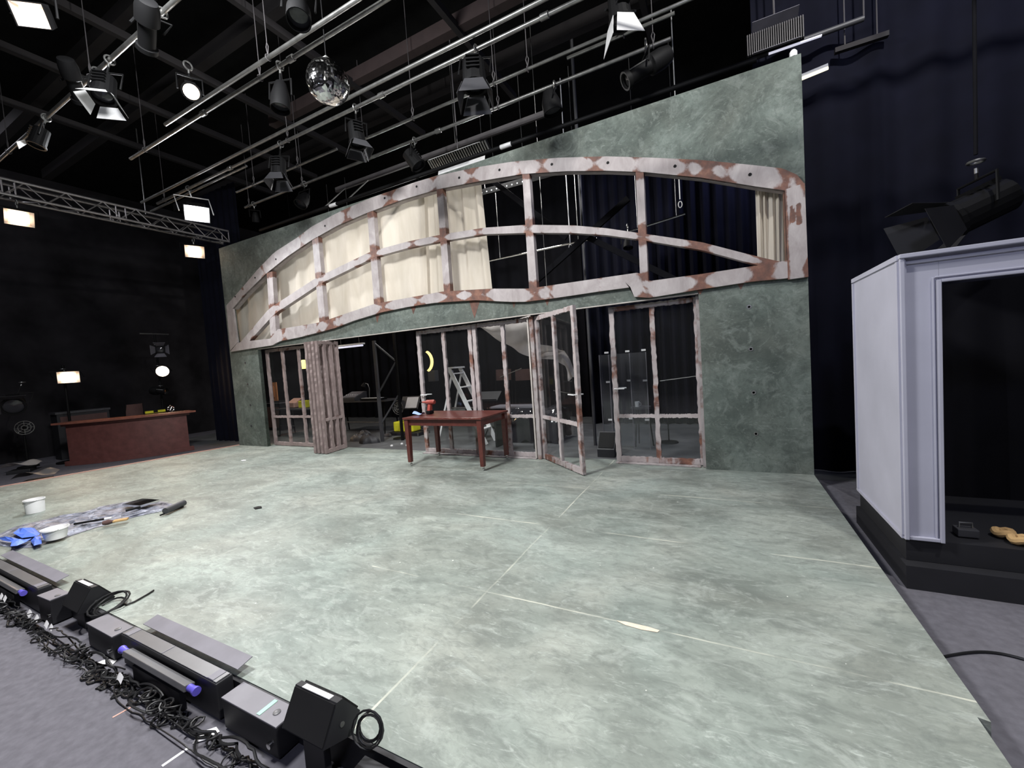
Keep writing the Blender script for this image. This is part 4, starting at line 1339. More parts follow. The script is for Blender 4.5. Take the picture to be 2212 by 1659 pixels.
tag(MB().lathe(V((p.x, WY + .03, WH + .001)), (0, 0, 1), [(0, .035), (.05, .035), (.07, .02)], 14).build('wall_finial', 'white'), 'small white cap on the top corner of the set wall', 'cap', kind='thing')

# mirror ball -------------------------------------------------------------
p = at(709, 178, Z=4.62)
t = thing('hanging_mirror_ball', 'silver mirror ball hanging among the lighting pipes', 'mirror ball', tuple(p))
bm = bmesh.new()
bmesh.ops.create_uvsphere(bm, u_segments=44, v_segments=26, radius=0.22)
mb = MB()
bm.verts.index_update()
mb.add([p + v.co for v in bm.verts], [tuple(v.index for v in f.verts) for f in bm.faces])
bm.free()
mb.build('mirror_sphere', 'mirror', t)
MB().lathe(p + V((0, 0, .21)), (0, 0, 1), [(0, .05), (.03, .05), (.035, .02), (.06, .02)], 14).build('cap', 'steel', t)
MB().tube([p + V((0, 0, .26)), V((p.x, p.y, 6.9))], .006, 6).build('chain', 'black', t)

# ceiling timbers -----------------------------------------------------------
for i, (y, z, x0, x1, mt) in enumerate([(1.6, 6.5, -14, 6, 'beam'), (4.0, 6.6, -14, 6, 'beam'), (6.6, 6.6, -14, 6, 'beam'), (5.3, 6.35, -7.5, 1.0, 'warm_beam'), (3.0, 6.6, -14, 6, 'beam')]):
    struct(bx('trim_%d' % (i + 3), mt, ((x0 + x1) / 2, y, z), (x1 - x0, 0.14, 0.2)), ['dark ceiling joist closest to the audience', 'dark ceiling joist over the floodlight pipe', 'dark ceiling joist behind the set wall', 'reddish timber batten under the ceiling over the set wall', 'dark ceiling joist above the mirror ball'][i], 'ceiling beam')
for i, x in enumerate((-10.2, -8.6, -7.1, -5.3, -3.2, -0.8)):
    struct(bx('trim_%d' % (i + 8), 'beam', (x, 3.6, 6.25), (0.08, 7.0, 0.1)), 'dark cross bar of the ceiling grid, number %s from the bar side' % ['one', 'two', 'three', 'four', 'five', 'six'][i], 'ceiling beam')

# ------------------------------------------------------------------ front edge of the stage
def onfloor(px, py, z=GND):
    return at(px, py, Z=z)


def wedge(label, xa, xb, oy, oz, sc=1.0):
    """small tilted floor monitor on a bracket, sloping side towards the stage"""
    t = thing('floor_monitor', label, 'speaker', ((xa + xb) / 2, oy + .08 * sc, GND))
    prof = [(0, 0), (.072, .125), (.098, .122), (.172, .015), (.128, -.05)]
    P = [V((0, oy + a * sc, oz + b * sc)) for a, b in prof]
    cb = MB().prism([p + V((xa, 0, 0)) for p in P], (xb - xa, 0, 0)).build('cabinet', 'black_paint', t)
    xm = V(((xa + xb) / 2, 0, 0))
    dd = (P[1] - P[0]).normalized()
    n_ = V((0, -dd.z, dd.y))
    MB().box(xm + (P[0] + P[1]) / 2 + n_ * .003, ((xb - xa) * .96, (P[1] - P[0]).length * .92, .006), (V((1, 0, 0)), dd, n_)).build('cover', 'rubber', cb)
    dd = (P[3] - P[2]).normalized()
    n_ = V((0, -dd.z, dd.y))
    MB().box(xm + (P[2] + P[3]) / 2 + n_ * .004, ((xb - xa) * .9, (P[3] - P[2]).length * .88, .008), (V((1, 0, 0)), dd, n_)).build('grille', 'grille', cb)
    MB().box(xm + (P[1] + P[2]) / 2 + V((.0, -.004, .002)), ((xb - xa) * .66, .022 * sc, .003), axes(0, -.12)).build('tape_strip', 'bright', cb)
    MB().lathe(V((xb, oy + .085 * sc, oz + .03 * sc)), (1, 0, 0), [(0, .010), (.003, .010), (.003, .005)], 12).build('jack_plate', 'steel', cb)
    MB().box((xm.x, oy + .055 * sc, (GND + oz - .035 * sc) / 2), ((xb - xa) * .5, .03, oz - .035 * sc - GND), None, .004).build('bracket', 'black_paint', t)
    return t


def control_box(label, x, y, ww, dd_, top, rz=0.0, tape=None, lidmat='grey_box'):
    t = thing('dimmer_box', label, 'equipment box', (x, y, GND))
    ax = axes(rz)
    L = V((x, y, 0))
    h = top - GND
    MB().box(L + V((0, 0, GND + h / 2 + .002)), (ww, dd_, h - .012), ax, .006).build('case', 'black_paint', t)
    MB().box(L + V((0, 0, top)), (ww + .004, dd_ + .004, .008), ax, .002).build('lid', lidmat, t)
    MB().lathe(L + ax[0] * (ww * .33) + V((0, 0, top + .003)), (0, 0, 1), [(0, .016), (.004, .016), (.006, .010)], 14).build('knob', 'batten_grey', t)
    if tape:
        MB().box(L + ax[0] * (ww * .16) + V((0, 0, top + .005)), (.022, dd_ * .85, .002), ax).build('tape_strip', tape, t)
    MB().lathe(L - ax[1] * (dd_ / 2) + ax[0] * (ww * .38) + V((0, 0, GND + h * .4)), -ax[1], [(0, .014), (.012, .014), (.012, .008)], 10).build('socket', 'chrome', t)
    return t


# dimensions come from the survey of the photo: tops lie level with the deck
def led_batten(label, xa, xb, y, flap=True):
    t = thing('led_batten', label, 'stage light', ((xa + xb) / 2, y, GND))
    L = xb - xa
    xm = (xa + xb) / 2
    MB().box((xm, y, (GND + 0.035) / 2 + .004), (L, 0.075, 0.035 - GND - .01), None, .006).build('housing', 'black_paint', t)
    MB().box((xm, y - .002, 0.038), (L * .985, 0.062, 0.006)).build('lens_cover', 'batten_grey', t)
    for q in (0.06, 0.47, 0.94):
        MB().box((xa + L * q, y - .002, 0.0415), (L * .05 if q != .47 else .006, 0.06, 0.003)).build('end_plate', 'flap_grey', t)
    MB().box((xm, y - .072, -0.005), (L * .66, 0.045, 0.03), axes(0, -.25), .004).build('light_bar', 'batten_grey', t)
    MB().box((xm, y - .072, (GND - .03) / 2 - .01), (L * .5, 0.025, abs(GND) - .05)).build('bracket', 'black_paint', t)
    for q, mt in ((-.35, 'violet'), (.35, 'paper')):
        MB().lathe((xm + L * q, y - .072, -0.005), (1 if q > 0 else -1, 0, 0), [(-.02, .016), (.02, .016), (.03, .02), (.045, .02)], 12).build('connector', mt if q < 0 else 'violet', t)
    if flap:
        MB().box((xm + .02, y + 0.092, 0.052), (L * .98, 0.075, 0.004), axes(0, .22)).build('flap', 'flap_grey', t)
    return t


led_batten('long grey light batten with a raised flap, between the two dimmer boxes', -3.17, -2.18, 1.013)
led_batten('long grey light batten with a pinkish flap, at the far end of the footlight row', -5.85, -4.52, 1.013)
wedge('black floor monitor with white tape on top, closest to the camera', -1.585, -1.345, 0.912, 0.09)
wedge('black floor monitor with white tape on top, farther along the deck edge', -4.10, -3.83, 0.985, 0.0, 1.1)
control_box('plain black box half out of frame at the bottom edge', -1.13, 0.985, 0.30, 0.10, -0.02, 0.0, lidmat='black_paint')
control_box('grey topped dimmer box with mint tape beside the nearest monitor', -1.915, 1.012, 0.40, 0.098, 0.0, 0.0, 'mint')
control_box('grey topped dimmer box with a small knob, second along the deck edge', -3.44, 1.012, 0.36, 0.098, 0.0, 0.0)
control_box('small grey topped dimmer box tucked behind the farther monitor', -4.30, 1.0, 0.20, 0.10, 0.03, 0.05)
wedge('black floor monitor at the far end of the deck edge by the blue plastic', -6.85, -6.35, 0.93, 0.0, 1.3)


def coil(name, label, c, r, turns, thick, tilt=(0, 0, 1), seed=0, mat='rubber'):
    rnd = random.Random(seed)
    d, s_, u_ = basis(tilt)
    pts = []
    for i in range(turns * 16):
        a = i * PI / 8
        rr = r * (1 + .22 * math.sin(a * .37 + seed) + rnd.uniform(-.02, .02))
        pts.append(V(c) + s_ * (rr * math.cos(a)) + u_ * (rr * math.sin(a)) + d * (thick * 3.0 * math.sin(i * .13 + seed)))
    return tag(MB().tube(pts, thick, 6).build(name, mat), label, 'cable')


coil('cable_coil', 'black cable coil hanging off the side of the nearest floor monitor', tuple(at(797, 1574, Y=1.045)), 0.054, 5, .0035, (.25, -1, .35), 1)
coil('cable_coil', 'black cable coil on the carpet below the mint taped dimmer box', (-1.72, 0.665, GND + .02), 0.085, 5, .007, (0, 0, 1), 2)
coil('cable_coil', 'black cable coil beside the farther floor monitor, spilling onto the deck', (-3.72, 1.11, 0.02), 0.09, 3, .006, (.1, -.3, 1), 4)


def squiggle(n_, x0, x1, y0, y1, z0, z1, seed, r=.006):
    rnd = random.Random(seed)
    p = V((rnd.uniform(x0, x1), rnd.uniform(y0, y1), z0))
    a = rnd.uniform(0, 6)
    w = rnd.uniform(-.5, .5)
    pts = []
    ph, fr = rnd.uniform(0, 6), rnd.uniform(.10, .25)
    for i in range(n_):
        w = max(-.7, min(.7, w + rnd.uniform(-.22, .22)))
        a += w
        p = p + V((math.cos(a), math.sin(a) * .75, 0)) * 0.024
        if p.y > y1 or p.y < y0:
            p.y = min(max(p.y, y0), y1)
            a = -a
        p.z = z0 + r + .002 + (z1 - z0) * (.5 + .5 * math.sin(i * fr + ph))
        pts.append(p.copy())
    return pts


mb = MB()
for i in range(66):
    xx = -6.4 + 5.3 * i / 66
    rr = random.choice((.003, .004, .005, .006))
    mb.tube(squiggle(46, xx - .2, xx + .2, 0.845 + .03 * math.sin(i * 1.7), 0.908, GND, GND + random.choice((.0, .02, .05, .08)), i, rr), rr, 6)
tag(mb.build('cable_tangle', 'rubber'), 'tangle of black cables on the carpet along the front of the deck', 'cable', kind='stuff')
pts = [at(x, y, Z=.008) for x, y in ((262, 1302), (275, 1306), (290, 1300), (306, 1291), (320, 1283), (332, 1275))]
tag(MB().tube(pts, .006, 6).build('loose_cable', 'rubber'), 'short black cable end curling onto the deck by the farther monitor', 'cable')
mb = MB()
for i, (px, py, s_) in enumerate([(105, 1312, .035), (120, 1322, .03), (128, 1340, .03), (110, 1358, .025), (20, 1292, .03), (68, 1268, .03), (258, 1468, .03)]):
    p = onfloor(px, py, GND + .06)
    p.y = min(p.y, .90)
    nm = ['white tape flag on the cable nearest the farther monitor', 'white tape flag on a cable, just past the first flag', 'white tape flag on a cable beneath the farther monitor', 'white tape flag lowest in the tangle under the farther monitor', 'white tape flag in the tangle at the far end of the row', 'white plug at the end of the pinkish flapped batten', 'white tape flag on a cable below the raised flap batten'][i]
    o = MB().grid(lambda u, v: p + V(((u - .5) * s_ * 2.2, (v - .5) * s_ * .5, .02 * math.sin(u * 3) + (v - .5) * s_)), 4, 2, False).build('tape_flag', 'paper', None, False)
    tag(o, nm, 'tape', 'white flags on the cables')
for px, py, lab, sx, rz in ((232, 1432, 'torn white paper scrap on the carpet by the small knob dimmer box', .07, .3), (450, 1586, 'torn white paper scrap on the carpet by the mint taped dimmer box', .055, 1.0)):
    p = onfloor(px, py, GND + .004)
    ax = axes(rz)
    tag(MB().prism([p + ax[0] * a + ax[1] * b for a, b in ((-sx, -.02), (-.01, -.03), (sx * .8, -.015), (sx * .5, .025), (-sx * .2, .03), (-sx * .8, .015))], (0, 0, .002)).build('paper_scrap', 'paper'), lab, 'paper')
a, b = onfloor(350, 1655, GND + .001), onfloor(405, 1617, GND + .001)
d_ = (b - a).normalized()
tag(MB().box((a + b) / 2, ((b - a).length, .014, .002), (d_, V((-d_.y, d_.x, 0)), V((0, 0, 1)))).build('tape_mark', 'paper'), 'white tape mark on the carpet near the bottom edge', 'tape mark')
a, b = onfloor(243, 1550, GND + .001), onfloor(288, 1525, GND + .001)
d_ = (b - a).normalized()
tag(MB().box((a + b) / 2, ((b - a).length, .010, .002), (d_, V((-d_.y, d_.x, 0)), V((0, 0, 1)))).build('tape_mark', 'pink'), 'faded pink tape mark on the carpet', 'tape mark')

# ------------------------------------------------------------------ paint gear on the deck
out = [(-40, 1172), (30, 1138), (80, 1126), (130, 1115), (175, 1108), (215, 1096), (260, 1088), (300, 1080), (345, 1081), (372, 1088), (390, 1094), (340, 1106), (300, 1115), (250, 1128), (200, 1141), (150, 1158), (110, 1172), (70, 1184), (36, 1185), (0, 1180)]
pts = [at(x, y, Z=0.004) for x, y in out]
cen = sum(pts, V((0, 0, 0))) / len(pts)
vs, fs = [], []
rings = 14
rnd = random.Random(11)
for k_ in range(1, rings + 1):
    for p in pts:
        q = cen.lerp(p, k_ / rings)
        vs.append(q + V((rnd.uniform(-.02, .02), rnd.uniform(-.015, .015), 0 if k_ == rings else min(.028, abs(rnd.gauss(.0, .014))))))
n_ = len(pts)
for k_ in range(rings - 1):
    for i in range(n_):
        fs.append((k_ * n_ + i, k_ * n_ + (i + 1) % n_, (k_ + 1) * n_ + (i + 1) % n_, (k_ + 1) * n_ + i))
vs.append(cen + V((0, 0, .02)))
fs += [(i, len(vs) - 1, (i + 1) % n_) for i in range(n_)]
tag(MB().add(vs, fs, False).build('dust_sheet', 'plastic_sheet'), 'crumpled grey plastic dust sheet spread on the deck under the paint things', 'dust sheet')


def patch(name, mat, px, label, cat, z=.05, seed=0):
    rnd = random.Random(seed)
    P = [at(x, y, Z=z) for x, y in px]
    c = sum(P, V((0, 0, 0))) / len(P)
    P = [c + (p - c) * 1.22 for p in P]
    vs = [c + V((0, 0, .02))] + [c.lerp(p, .55) + V((0, 0, rnd.uniform(0, .035))) for p in P] + [p + V((0, 0, rnd.uniform(-.008, .01))) for p in P]
    n_ = len(P)
    fs = [(0, 1 + i, 1 + (i + 1) % n_) for i in range(n_)] + [(1 + i, 1 + n_ + i, 1 + n_ + (i + 1) % n_, 1 + (i + 1) % n_) for i in range(n_)]
    return tag(MB().add(vs, fs).build(name, mat, None, False), label, cat)


patch('plastic_bag', 'blue', [(34, 1152), (45, 1144), (72, 1142), (82, 1152), (76, 1158), (50, 1160)], 'bright blue plastic bag, farther from the deck edge on the dust sheet', 'plastic bag', seed=1)
patch('plastic_bag', 'blue', [(2, 1164), (22, 1167), (48, 1166), (62, 1164), (50, 1171), (36, 1178), (24, 1180), (26, 1172), (10, 1168)], 'bright blue plastic bag straggling towards the deck edge on the dust sheet', 'plastic bag', seed=2)
patch('plastic_bag', 'blue', [(68, 1167), (74, 1161), (86, 1161), (88, 1172), (74, 1176)], 'small bright blue plastic piece against the white paint tub', 'plastic piece', seed=3)


def tub(name, label, px, py, r0, r1, h, cat, inner='bright'):
    p = at(px, py, Z=.0)
    p.z = .032 if cat == 'paint tub' else 0.001
    t = thing(name, label, cat, tuple(p))
    MB().lathe(p, (0, 0, 1), [(0, r0), (h, r1), (h, r1 + .006), (h - .012, r1 + .007)], 26, True, True, False).build('shell', 'white', t)
    MB().lathe(p, (0, 0, 1), [(h, r1 - .004), (h * .55, r0 * .97), (h * .55, .001)], 26, True, False, False).build('inside', inner, t)
    MB().tube([p + V((-(r1 + .006) * math.cos(a), 0.0, 0)) + V((0, -(r1 + .03) * math.sin(a) * .8, h * .95 - .03 * math.sin(a))) for a in [i * PI / 10 for i in range(11)]], .0025, 6).build('handle', 'steel', t)
    return t


tub('paint_bucket', 'white bucket standing alone on the deck past the dust sheet', 77, 1106, .083, .09, .165, 'bucket')
tub('paint_tub', 'white paint tub standing on the dust sheet by the blue plastic', 122, 1169, .075, .095, .105, 'paint tub')
p = at(305, 1088, Z=.055)
t = thing('paint_tray', 'shiny paint tray at the far end of the dust sheet', 'paint tray', tuple(p))
ax = axes(math.radians(8))
MB().box(p, (.32, .20, .012), ax, .004).build('tray_base', 'chrome', t)
mb = MB()
for s_ in (-1, 1):
    mb.box(p + ax[1] * (s_ * .10) + V((0, 0, .012)), (.32, .008, .02), ax)
    mb.box(p + ax[0] * (s_ * .16) + V((0, 0, .012)), (.008, .2, .02), ax)
mb.build('tray_rim', 'chrome', t)
a, b = at(357, 1104, Z=.05), at(397, 1086, Z=.05)
t = thing('cardboard_tube', 'dark thick cardboard tube on the tip of the dust sheet', 'tube', tuple(a))
MB().tube([a, b], .035, 14).build('roll', 'dark_grey', t)
MB().tube([a + V((.0, -.05, -.03)), b + V((.05, -.03, -.03))], .009, 8).build('pole', 'black', t)
p, q = at(222, 1130, Z=.05), at(245, 1126, Z=.05)
t = thing('paint_brush', 'brown handled brush lying in the middle of the dust sheet', 'brush', tuple(p))
d_ = (q - p).normalized()
MB().tube([p, p.lerp(q, .5), q], [.02, .028, .012], 10).build('handle', 'brown', t)
MB().box(q + d_ * .06, (.12, .06, .02), (d_, V((-d_.y, d_.x, 0)), V((0, 0, 1))), .006).build('bristle', 'tan', t)
p, q = at(160, 1132, Z=.055), at(226, 1121, Z=.055)
t = thing('roller_pole', 'black and white roller pole across the dust sheet', 'pole', tuple(p))
MB().tube([p, q], .011, 8).build('shaft', 'black', t)
MB().tube([q, q + (q - p).normalized() * .06], .013, 8).build('ferrule', 'white', t)
p, q = at(272, 1103, Z=.06), at(303, 1095, Z=.06)
tag(MB().tube([p, q], .014, 8).build('paint_stirrer', 'black'), 'short black stick near the shiny paint tray', 'stick')
for px, py, lab in ((526, 995, 'small white paper scrap on the deck near the end of the set wall'), (557, 1097, 'tiny dark wood chip on the open deck')):
    p = at(px, py, Z=.004)
    tag(MB().prism([p + V((a, b, 0)) for a, b in ((-.05, -.02), (.02, -.04), (.06, .01), (.0, .04), (-.04, .03))], (0, 0, .006)).build('floor_scrap', 'paper' if px == 526 else 'black'), lab, 'scrap')
tag(MB().prism([at(x, y, Z=.0015) for x, y in ((1332, 1341), (1352, 1343), (1400, 1354), (1425, 1362), (1420, 1366), (1385, 1360), (1350, 1350))], (0, 0, .001)).build('bare_wood_scar', 'scar'), 'pale splintered scar along a seam in the deck paint', 'scar')

# ------------------------------------------------------------------ backstage, seen through the doors
def on(px, py, Y):
    return at(px, py, Y=Y)


p = on(765, 748, 8.0)
t = thing('fluorescent_light', 'cold fluorescent tube hanging backstage above the folded doors', 'tube light', tuple(p), kind='thing')
MB().tube([p + V((-.6, 0, 0)), p + V((.32, 0, 0))], .022, 10).build('lamp_tube', 'tube_lamp', t)
MB().box(p + V((-.14, 0, .05)), (1.0, .09, .04)).build('mount', 'white', t)
MB().tube([p + V((.2, 0, .07)), p + V((.2, 0, 4.4))], .006, 6).tube([p + V((-.5, 0, .07)), p + V((-.5, 0, 4.4))], .006, 6).build('hanger', 'steel', t)
# brace behind wall
p = on(826, 948, 6.9)
t = thing('wall_brace', 'dark steel upright with zigzag struts standing in the open doorway', 'brace', (p.x, 6.9, GND), kind='thing')
x = p.x
MB().box((x, 6.9, 1.0), (.07, .05, 2.3)).build('upright', 'dark_grey', t)
MB().box((x + .42, 7.1, 1.3), (.05, .05, 2.9)).build('upright', 'black', t)
for a, b in (((x, 6.9, .95), (x + .42, 7.1, 1.65)), ((x + .42, 7.1, 1.65), (x, 6.9, 2.1)), ((x, 6.9, .25), (x + .42, 7.1, .9))):
    MB().tube([a, b], .022, 8).build('strut', 'dark_grey', t)


def trestle(label, x0, x1, y, z, dep=.6, mat='dark_grey', name='trestle_table'):
    t = thing(name, label, 'table', ((x0 + x1) / 2, y, GND))
    bx('table_top', mat, ((x0 + x1) / 2, y, z - .02), (x1 - x0, dep, .035), t)
    for x in (x0 + .12, x1 - .12):
        for s_ in (-1, 1):
            MB().tube([(x, y + s_ * dep * .42, GND), (x, y + s_ * dep * .3, z - .04)], .018, 8).build('leg', 'black', t)
    bx('stretcher', 'steel', ((x0 + x1) / 2, y - dep * .36, GND + .30), (x1 - x0 - .3, .02, .03), t)
    return t


a, b = on(757, 900, 8.0), on(845, 897, 8.0)
trestle('long dark work table backstage, framed by the open doorway', a.x - .5, b.x + .1, 8.0, 0.72)
zt = 0.7195
p = V((on(768, 875, 8.0).x, 7.95, zt))
t = thing('mixing_desk', 'grey sloping control desk on the backstage work table', 'control desk', tuple(p))
MB().prism([p + V((-.28, -.22, 0.003)), p + V((-.28, .22, 0.003)), p + V((-.28, .22, .22)), p + V((-.28, -.22, .07))], (.56, 0, 0)).build('case', 'dark_grey', t)
MB().box(p + V((0, -.0, .155)), (.5, .4, .01), axes(0, .33)).build('panel', 'grey_box', t)
mb = MB()
for i in range(6):
    mb.box(p + V((-.2 + .08 * i, -.05, .15)), (.015, .03, .02), axes(0, .33))
mb.build('knob', 'bright', t)
p = V((on(795, 862, 8.0).x, 8.05, zt))
t = thing('desk_lamp', 'small bent desk lamp on the backstage work table', 'lamp', tuple(p))
MB().lathe(p, (0, 0, 1), [(0.003, .08), (.025, .075), (.03, .02)], 16).build('base', 'black', t)
MB().tube([p + V((0, 0, .02)), p + V((.03, 0, .3)), p + V((-.02, 0, .42)), p + V((-.12, 0, .44))], .011, 8).build('arm', 'steel', t)
MB().lathe(p + V((-.12, 0, .46)), (-.4, 0, -1), [(0, .03), (.05, .06), (.10, .085)], 16, True, True, False).build('lamp_shade', 'black', t)
p = V((on(806, 885, 8.0).x + .2, 7.85, zt))
t = thing('keyboard', 'black keyboard with pale keys lying on the backstage work table', 'keyboard', tuple(p))
bx('case', 'black', p + V((0, 0, .03)), (.7, .26, .05), t, None, .01)
mb = MB()
for i in range(22):
    mb.box(p + V((-.31 + .0295 * i, -.03, .058)), (.024, .16, .01))
mb.build('key', 'bright', t)
p = V((on(862, 880, 7.3).x, 7.3, GND))
t = thing('standing_fan', 'dark round standing fan behind the open doorway', 'fan', tuple(p))
hc = V((p.x, 7.3, on(862, 880, 7.3).z))
mb = MB()
for rr in (.06, .11, .16):
    mb.tube([hc + V((rr * math.cos(a), -.04, rr * math.sin(a))) for a in [i * PI / 10 for i in range(20)]], .006, 6, closed=True)
for i in range(10):
    a = i * PI / 5
    mb.tube([hc + V((.02 * math.cos(a), -.04, .02 * math.sin(a))), hc + V((.16 * math.cos(a), -.04, .16 * math.sin(a)))], .004, 5)
mb.build('grille', 'steel', t)
mb = MB()
for i in range(4):
    a = i * PI / 2
    mb.grid(lambda u, v: hc + V((u * .14 * math.cos(a + v * .8), .02 * v, u * .14 * math.sin(a + v * .8))), 4, 4)
mb.build('blade', 'dark_grey', t)
MB().tube([p + V((0, .05, .02)), hc + V((0, .05, 0))], .016, 8).lathe(p, (0, 0, 1), [(0.003, .2), (.02, .19), (.03, .03)], 18).lathe(hc + V((0, .0, 0)), (0, 1, 0), [(0, .05), (.1, .04)], 14).build('stand', 'black', t)


def music_stand(label, px, py, Y, w_=.5, h_=.34, sheet=True, tilt=.5, rz=0.0):
    q = on(px, py, Y)
    p = V((q.x, Y, GND))
    t = thing('music_stand', label, 'music stand', tuple(p))
    R = Matrix.Rotation(rz, 3, 'Z')
    ax = tuple(R @ v for v in axes(0, -tilt))
    MB().box(q, (w_, .012, h_), ax, .004).build('desk', 'dark_grey', t)
    MB().box(q - ax[2] * (h_ / 2) - ax[1] * .03, (w_, .06, .01), ax).build('ledge', 'dark_grey', t)
    if sheet:
        MB().box(q - ax[1] * .012 + ax[0] * .06, (w_ * .62, .004, h_ * .82), ax).build('sheet_music', 'paper', t)
    MB().tube([p + V((0, .03, .25)), V((p.x, p.y + .03, q.z - .02))], .012, 8).build('pole', 'black', t)
    for i in range(3):
        a = i * 2 * PI / 3 + .5
        MB().tube([p + V((0, .03, .25)), p + V((.25 * math.cos(a), .03 + .25 * math.sin(a), .01))], .009, 6).build('leg', 'black', t)
    return t


music_stand('music stand with a white page seen beside the first closed door', 886, 870, 8.35, .55, .38, True, .55, .15)
music_stand('pale music stand seen between ladder and sheet behind the closed doors', 1052, 856, 7.75, .62, .3, False, .9, 0)
COL.objects[-1]
p = on(876, 920, 7.8)
t = thing('tool_case', 'bright yellow tool case with black straps behind the table', 'tool case', (p.x, 7.8, p.z - .1))
MB().box((p.x + .05, 7.8, p.z), (.62, .3, .24), None, .03).build('case', 'yellow', t)
for dx in (-.08, .17):
    MB().box((p.x + .05 + dx, 7.8, p.z), (.018, .31, .25)).build('strap', 'black', t)
MB().tube([(p.x - .03, 7.8, p.z + .12), (p.x - .03, 7.8, p.z + .16), (p.x + .13, 7.8, p.z + .16), (p.x + .13, 7.8, p.z + .12)], .01, 8).build('handle', 'black', t)
zb = p.z - .127
t = thing('flight_case', 'low black flight case under the yellow tool case', 'flight case', (p.x, 7.8, GND))
bx('case', 'black_paint', (p.x + .1, 7.8, (GND + zb) / 2), (.95, .45, zb - GND - .004), t, None, .01)
mb = MB()
for s_ in (-1, 1):
    mb.box((p.x + .1 + s_ * .47, 7.57, (GND + zb) / 2), (.03, .01, zb - GND - .01))
mb.build('corner_plate', 'steel', t)
rnd = random.Random(5)
for i, (px, py, sx, mt, lab) in enumerate([(785, 925, .34, 'dark_grey', 'grey sack slumped on the backstage floor nearest the folded doors'), (796, 938, .4, 'black_paint', 'dark sack slumped at the foot of the steel upright'), (772, 940, .3, 'batten_grey', 'grey sack low on the floor beside the folded doors'), (838, 935, .18, 'dark_grey', 'small round grey sack touching the steel upright')]):
    q = on(px, py, 7.2 + .12 * i)
    c = V((q.x, (7.3, 6.75, 6.9, 7.45)[i], GND + .002))
    c.x = on(px, py, c.y).x

    def fn(u, v):
        a = u * 2 * PI
        w1 = 1 + .15 * math.sin(3 * a + i) + .08 * math.sin(7 * a)
        return c + V((sx * .6 * w1 * math.cos(a) * math.sin(v * PI / 2 + .001), sx * .4 * w1 * math.sin(a) * math.sin(v * PI / 2 + .001), sx * .5 * math.cos(v * PI / 2) * (1 + .1 * math.sin(5 * a))))
    tag(MB().grid(fn, 24, 8).build('sand_bag', mt), lab, 'sack', 'sacks behind the doorway')
# moon lamp
p = on(929, 780, 7.6)
t = thing('crescent_lamp', 'glowing yellow crescent moon lamp behind the first closed door', 'lamp', (p.x, 7.6, p.z))
outer_, inner_ = [], []
for i in range(17):
    a = -1.15 + 2.3 * i / 16
    outer_.append(p + V((.235 * math.cos(a) - .17, 0, .26 * math.sin(a))))
    inner_.append(p + V((.31 * math.cos(a * .80) - .31 + .06 - .05, 0, .24 * math.sin(a * .93))))
mb = MB()
n_ = 17
vs = outer_ + inner_ + [q + V((0, .04, 0)) for q in outer_ + inner_]
fs = []
for i in range(n_ - 1):
    fs += [(i, i + 1, n_ + i + 1, n_ + i), (2 * n_ + i + 1, 2 * n_ + i, 3 * n_ + i, 3 * n_ + i + 1), (i, 2 * n_ + i, 2 * n_ + i + 1, i + 1), (n_ + i, n_ + i + 1, 3 * n_ + i + 1, 3 * n_ + i)]
mb.add(vs, fs)
mb.build('glow_shell', 'yellow_lamp', t)
MB().tube([p + V((.03, .06, .2)), p + V((.03, .06, 4.5))], .005, 6).build('cord', 'black', t)
p = on(936, 812, 7.9)
t = thing('wall_speaker', 'dim grey speaker hanging under the crescent lamp', 'speaker', (p.x, 7.9, p.z), kind='thing')
MB().box(p, (.20, .15, .26), None, .01).build('cabinet', 'dark_grey', t)
MB().tube([p + V((.06, 0, .13)), p + V((.06, 0, 4.4))], .008, 6).build('hang_rod', 'black', t)
# ladder
Yl = 6.95
b1, t1 = on(1016, 890, Yl), on(970, 796, Yl)
b2, t2 = on(1052, 890, Yl), on(990, 798, Yl)
t = thing('step_ladder', 'white wooden step ladder standing open behind the closed doors', 'ladder', (b1.x, Yl, GND))
dirA = (b1 - t1) / (t1.z - b1.z)
zt_ = t1.z
w_ = .40
for y in (Yl, Yl + w_):
    s0 = V((t1.x, y, zt_))
    s1 = s0 + V((dirA.x * (zt_ - GND), 0, GND - zt_))
    dd = (s1 - s0).normalized()
    MB().box((s0 + s1) / 2, (.085, .03, (s1 - s0).length), (V((dd.z, 0, -dd.x)) * -1, V((0, 1, 0)), dd)).build('front_rail', 'white', t)
    r0 = V((t1.x + .06, y + .03 * (1 if y == Yl else -1), zt_ - .05))
    r1 = V((t1.x - .42, y, GND))
    dd = (r1 - r0).normalized()
    MB().box((r0 + r1) / 2, (.035, .022, (r1 - r0).length), (V((dd.z, 0, -dd.x)) * -1, V((0, 1, 0)), dd)).build('rear_leg', 'white', t)
for k_ in range(1, 6):
    z = GND + .29 * k_
    x = t1.x + dirA.x * (zt_ - z)
    bx('tread', 'white', (x, Yl + w_ / 2, z), (.11, w_ - .03, .022), t)
bx('ladder_cap', 'white', (t1.x + .03, Yl + w_ / 2, zt_ + .01), (.16, w_ + .04, .03), t)
z = .35
bx('spreader', 'steel', (t1.x + .02, Yl + .04, .55), (.55, .012, .03), t)
bx('spreader', 'steel', (t1.x + .02, Yl + w_ - .04, .55), (.55, .012, .03), t)
# seats
for px, lab in ((1072, 'brown backed seat behind the closed doors, nearer the ladder'), (1120, 'brown backed seat behind the closed doors, nearer the white sheet')):
    q = on(px, 815, 8.8)
    chair('padded_chair', lab, (q.x, 8.9, GND), 0.0 if px < 1100 else .15, 'black', 'brown', sh=.5, w_=.50, bh=q.z + .33)
# wrapped sofa
q = on(1125, 880, 7.4)
t = thing('covered_sofa', 'low dark sofa under shiny black plastic behind the closed doors', 'sofa', (q.x, 7.5, GND))


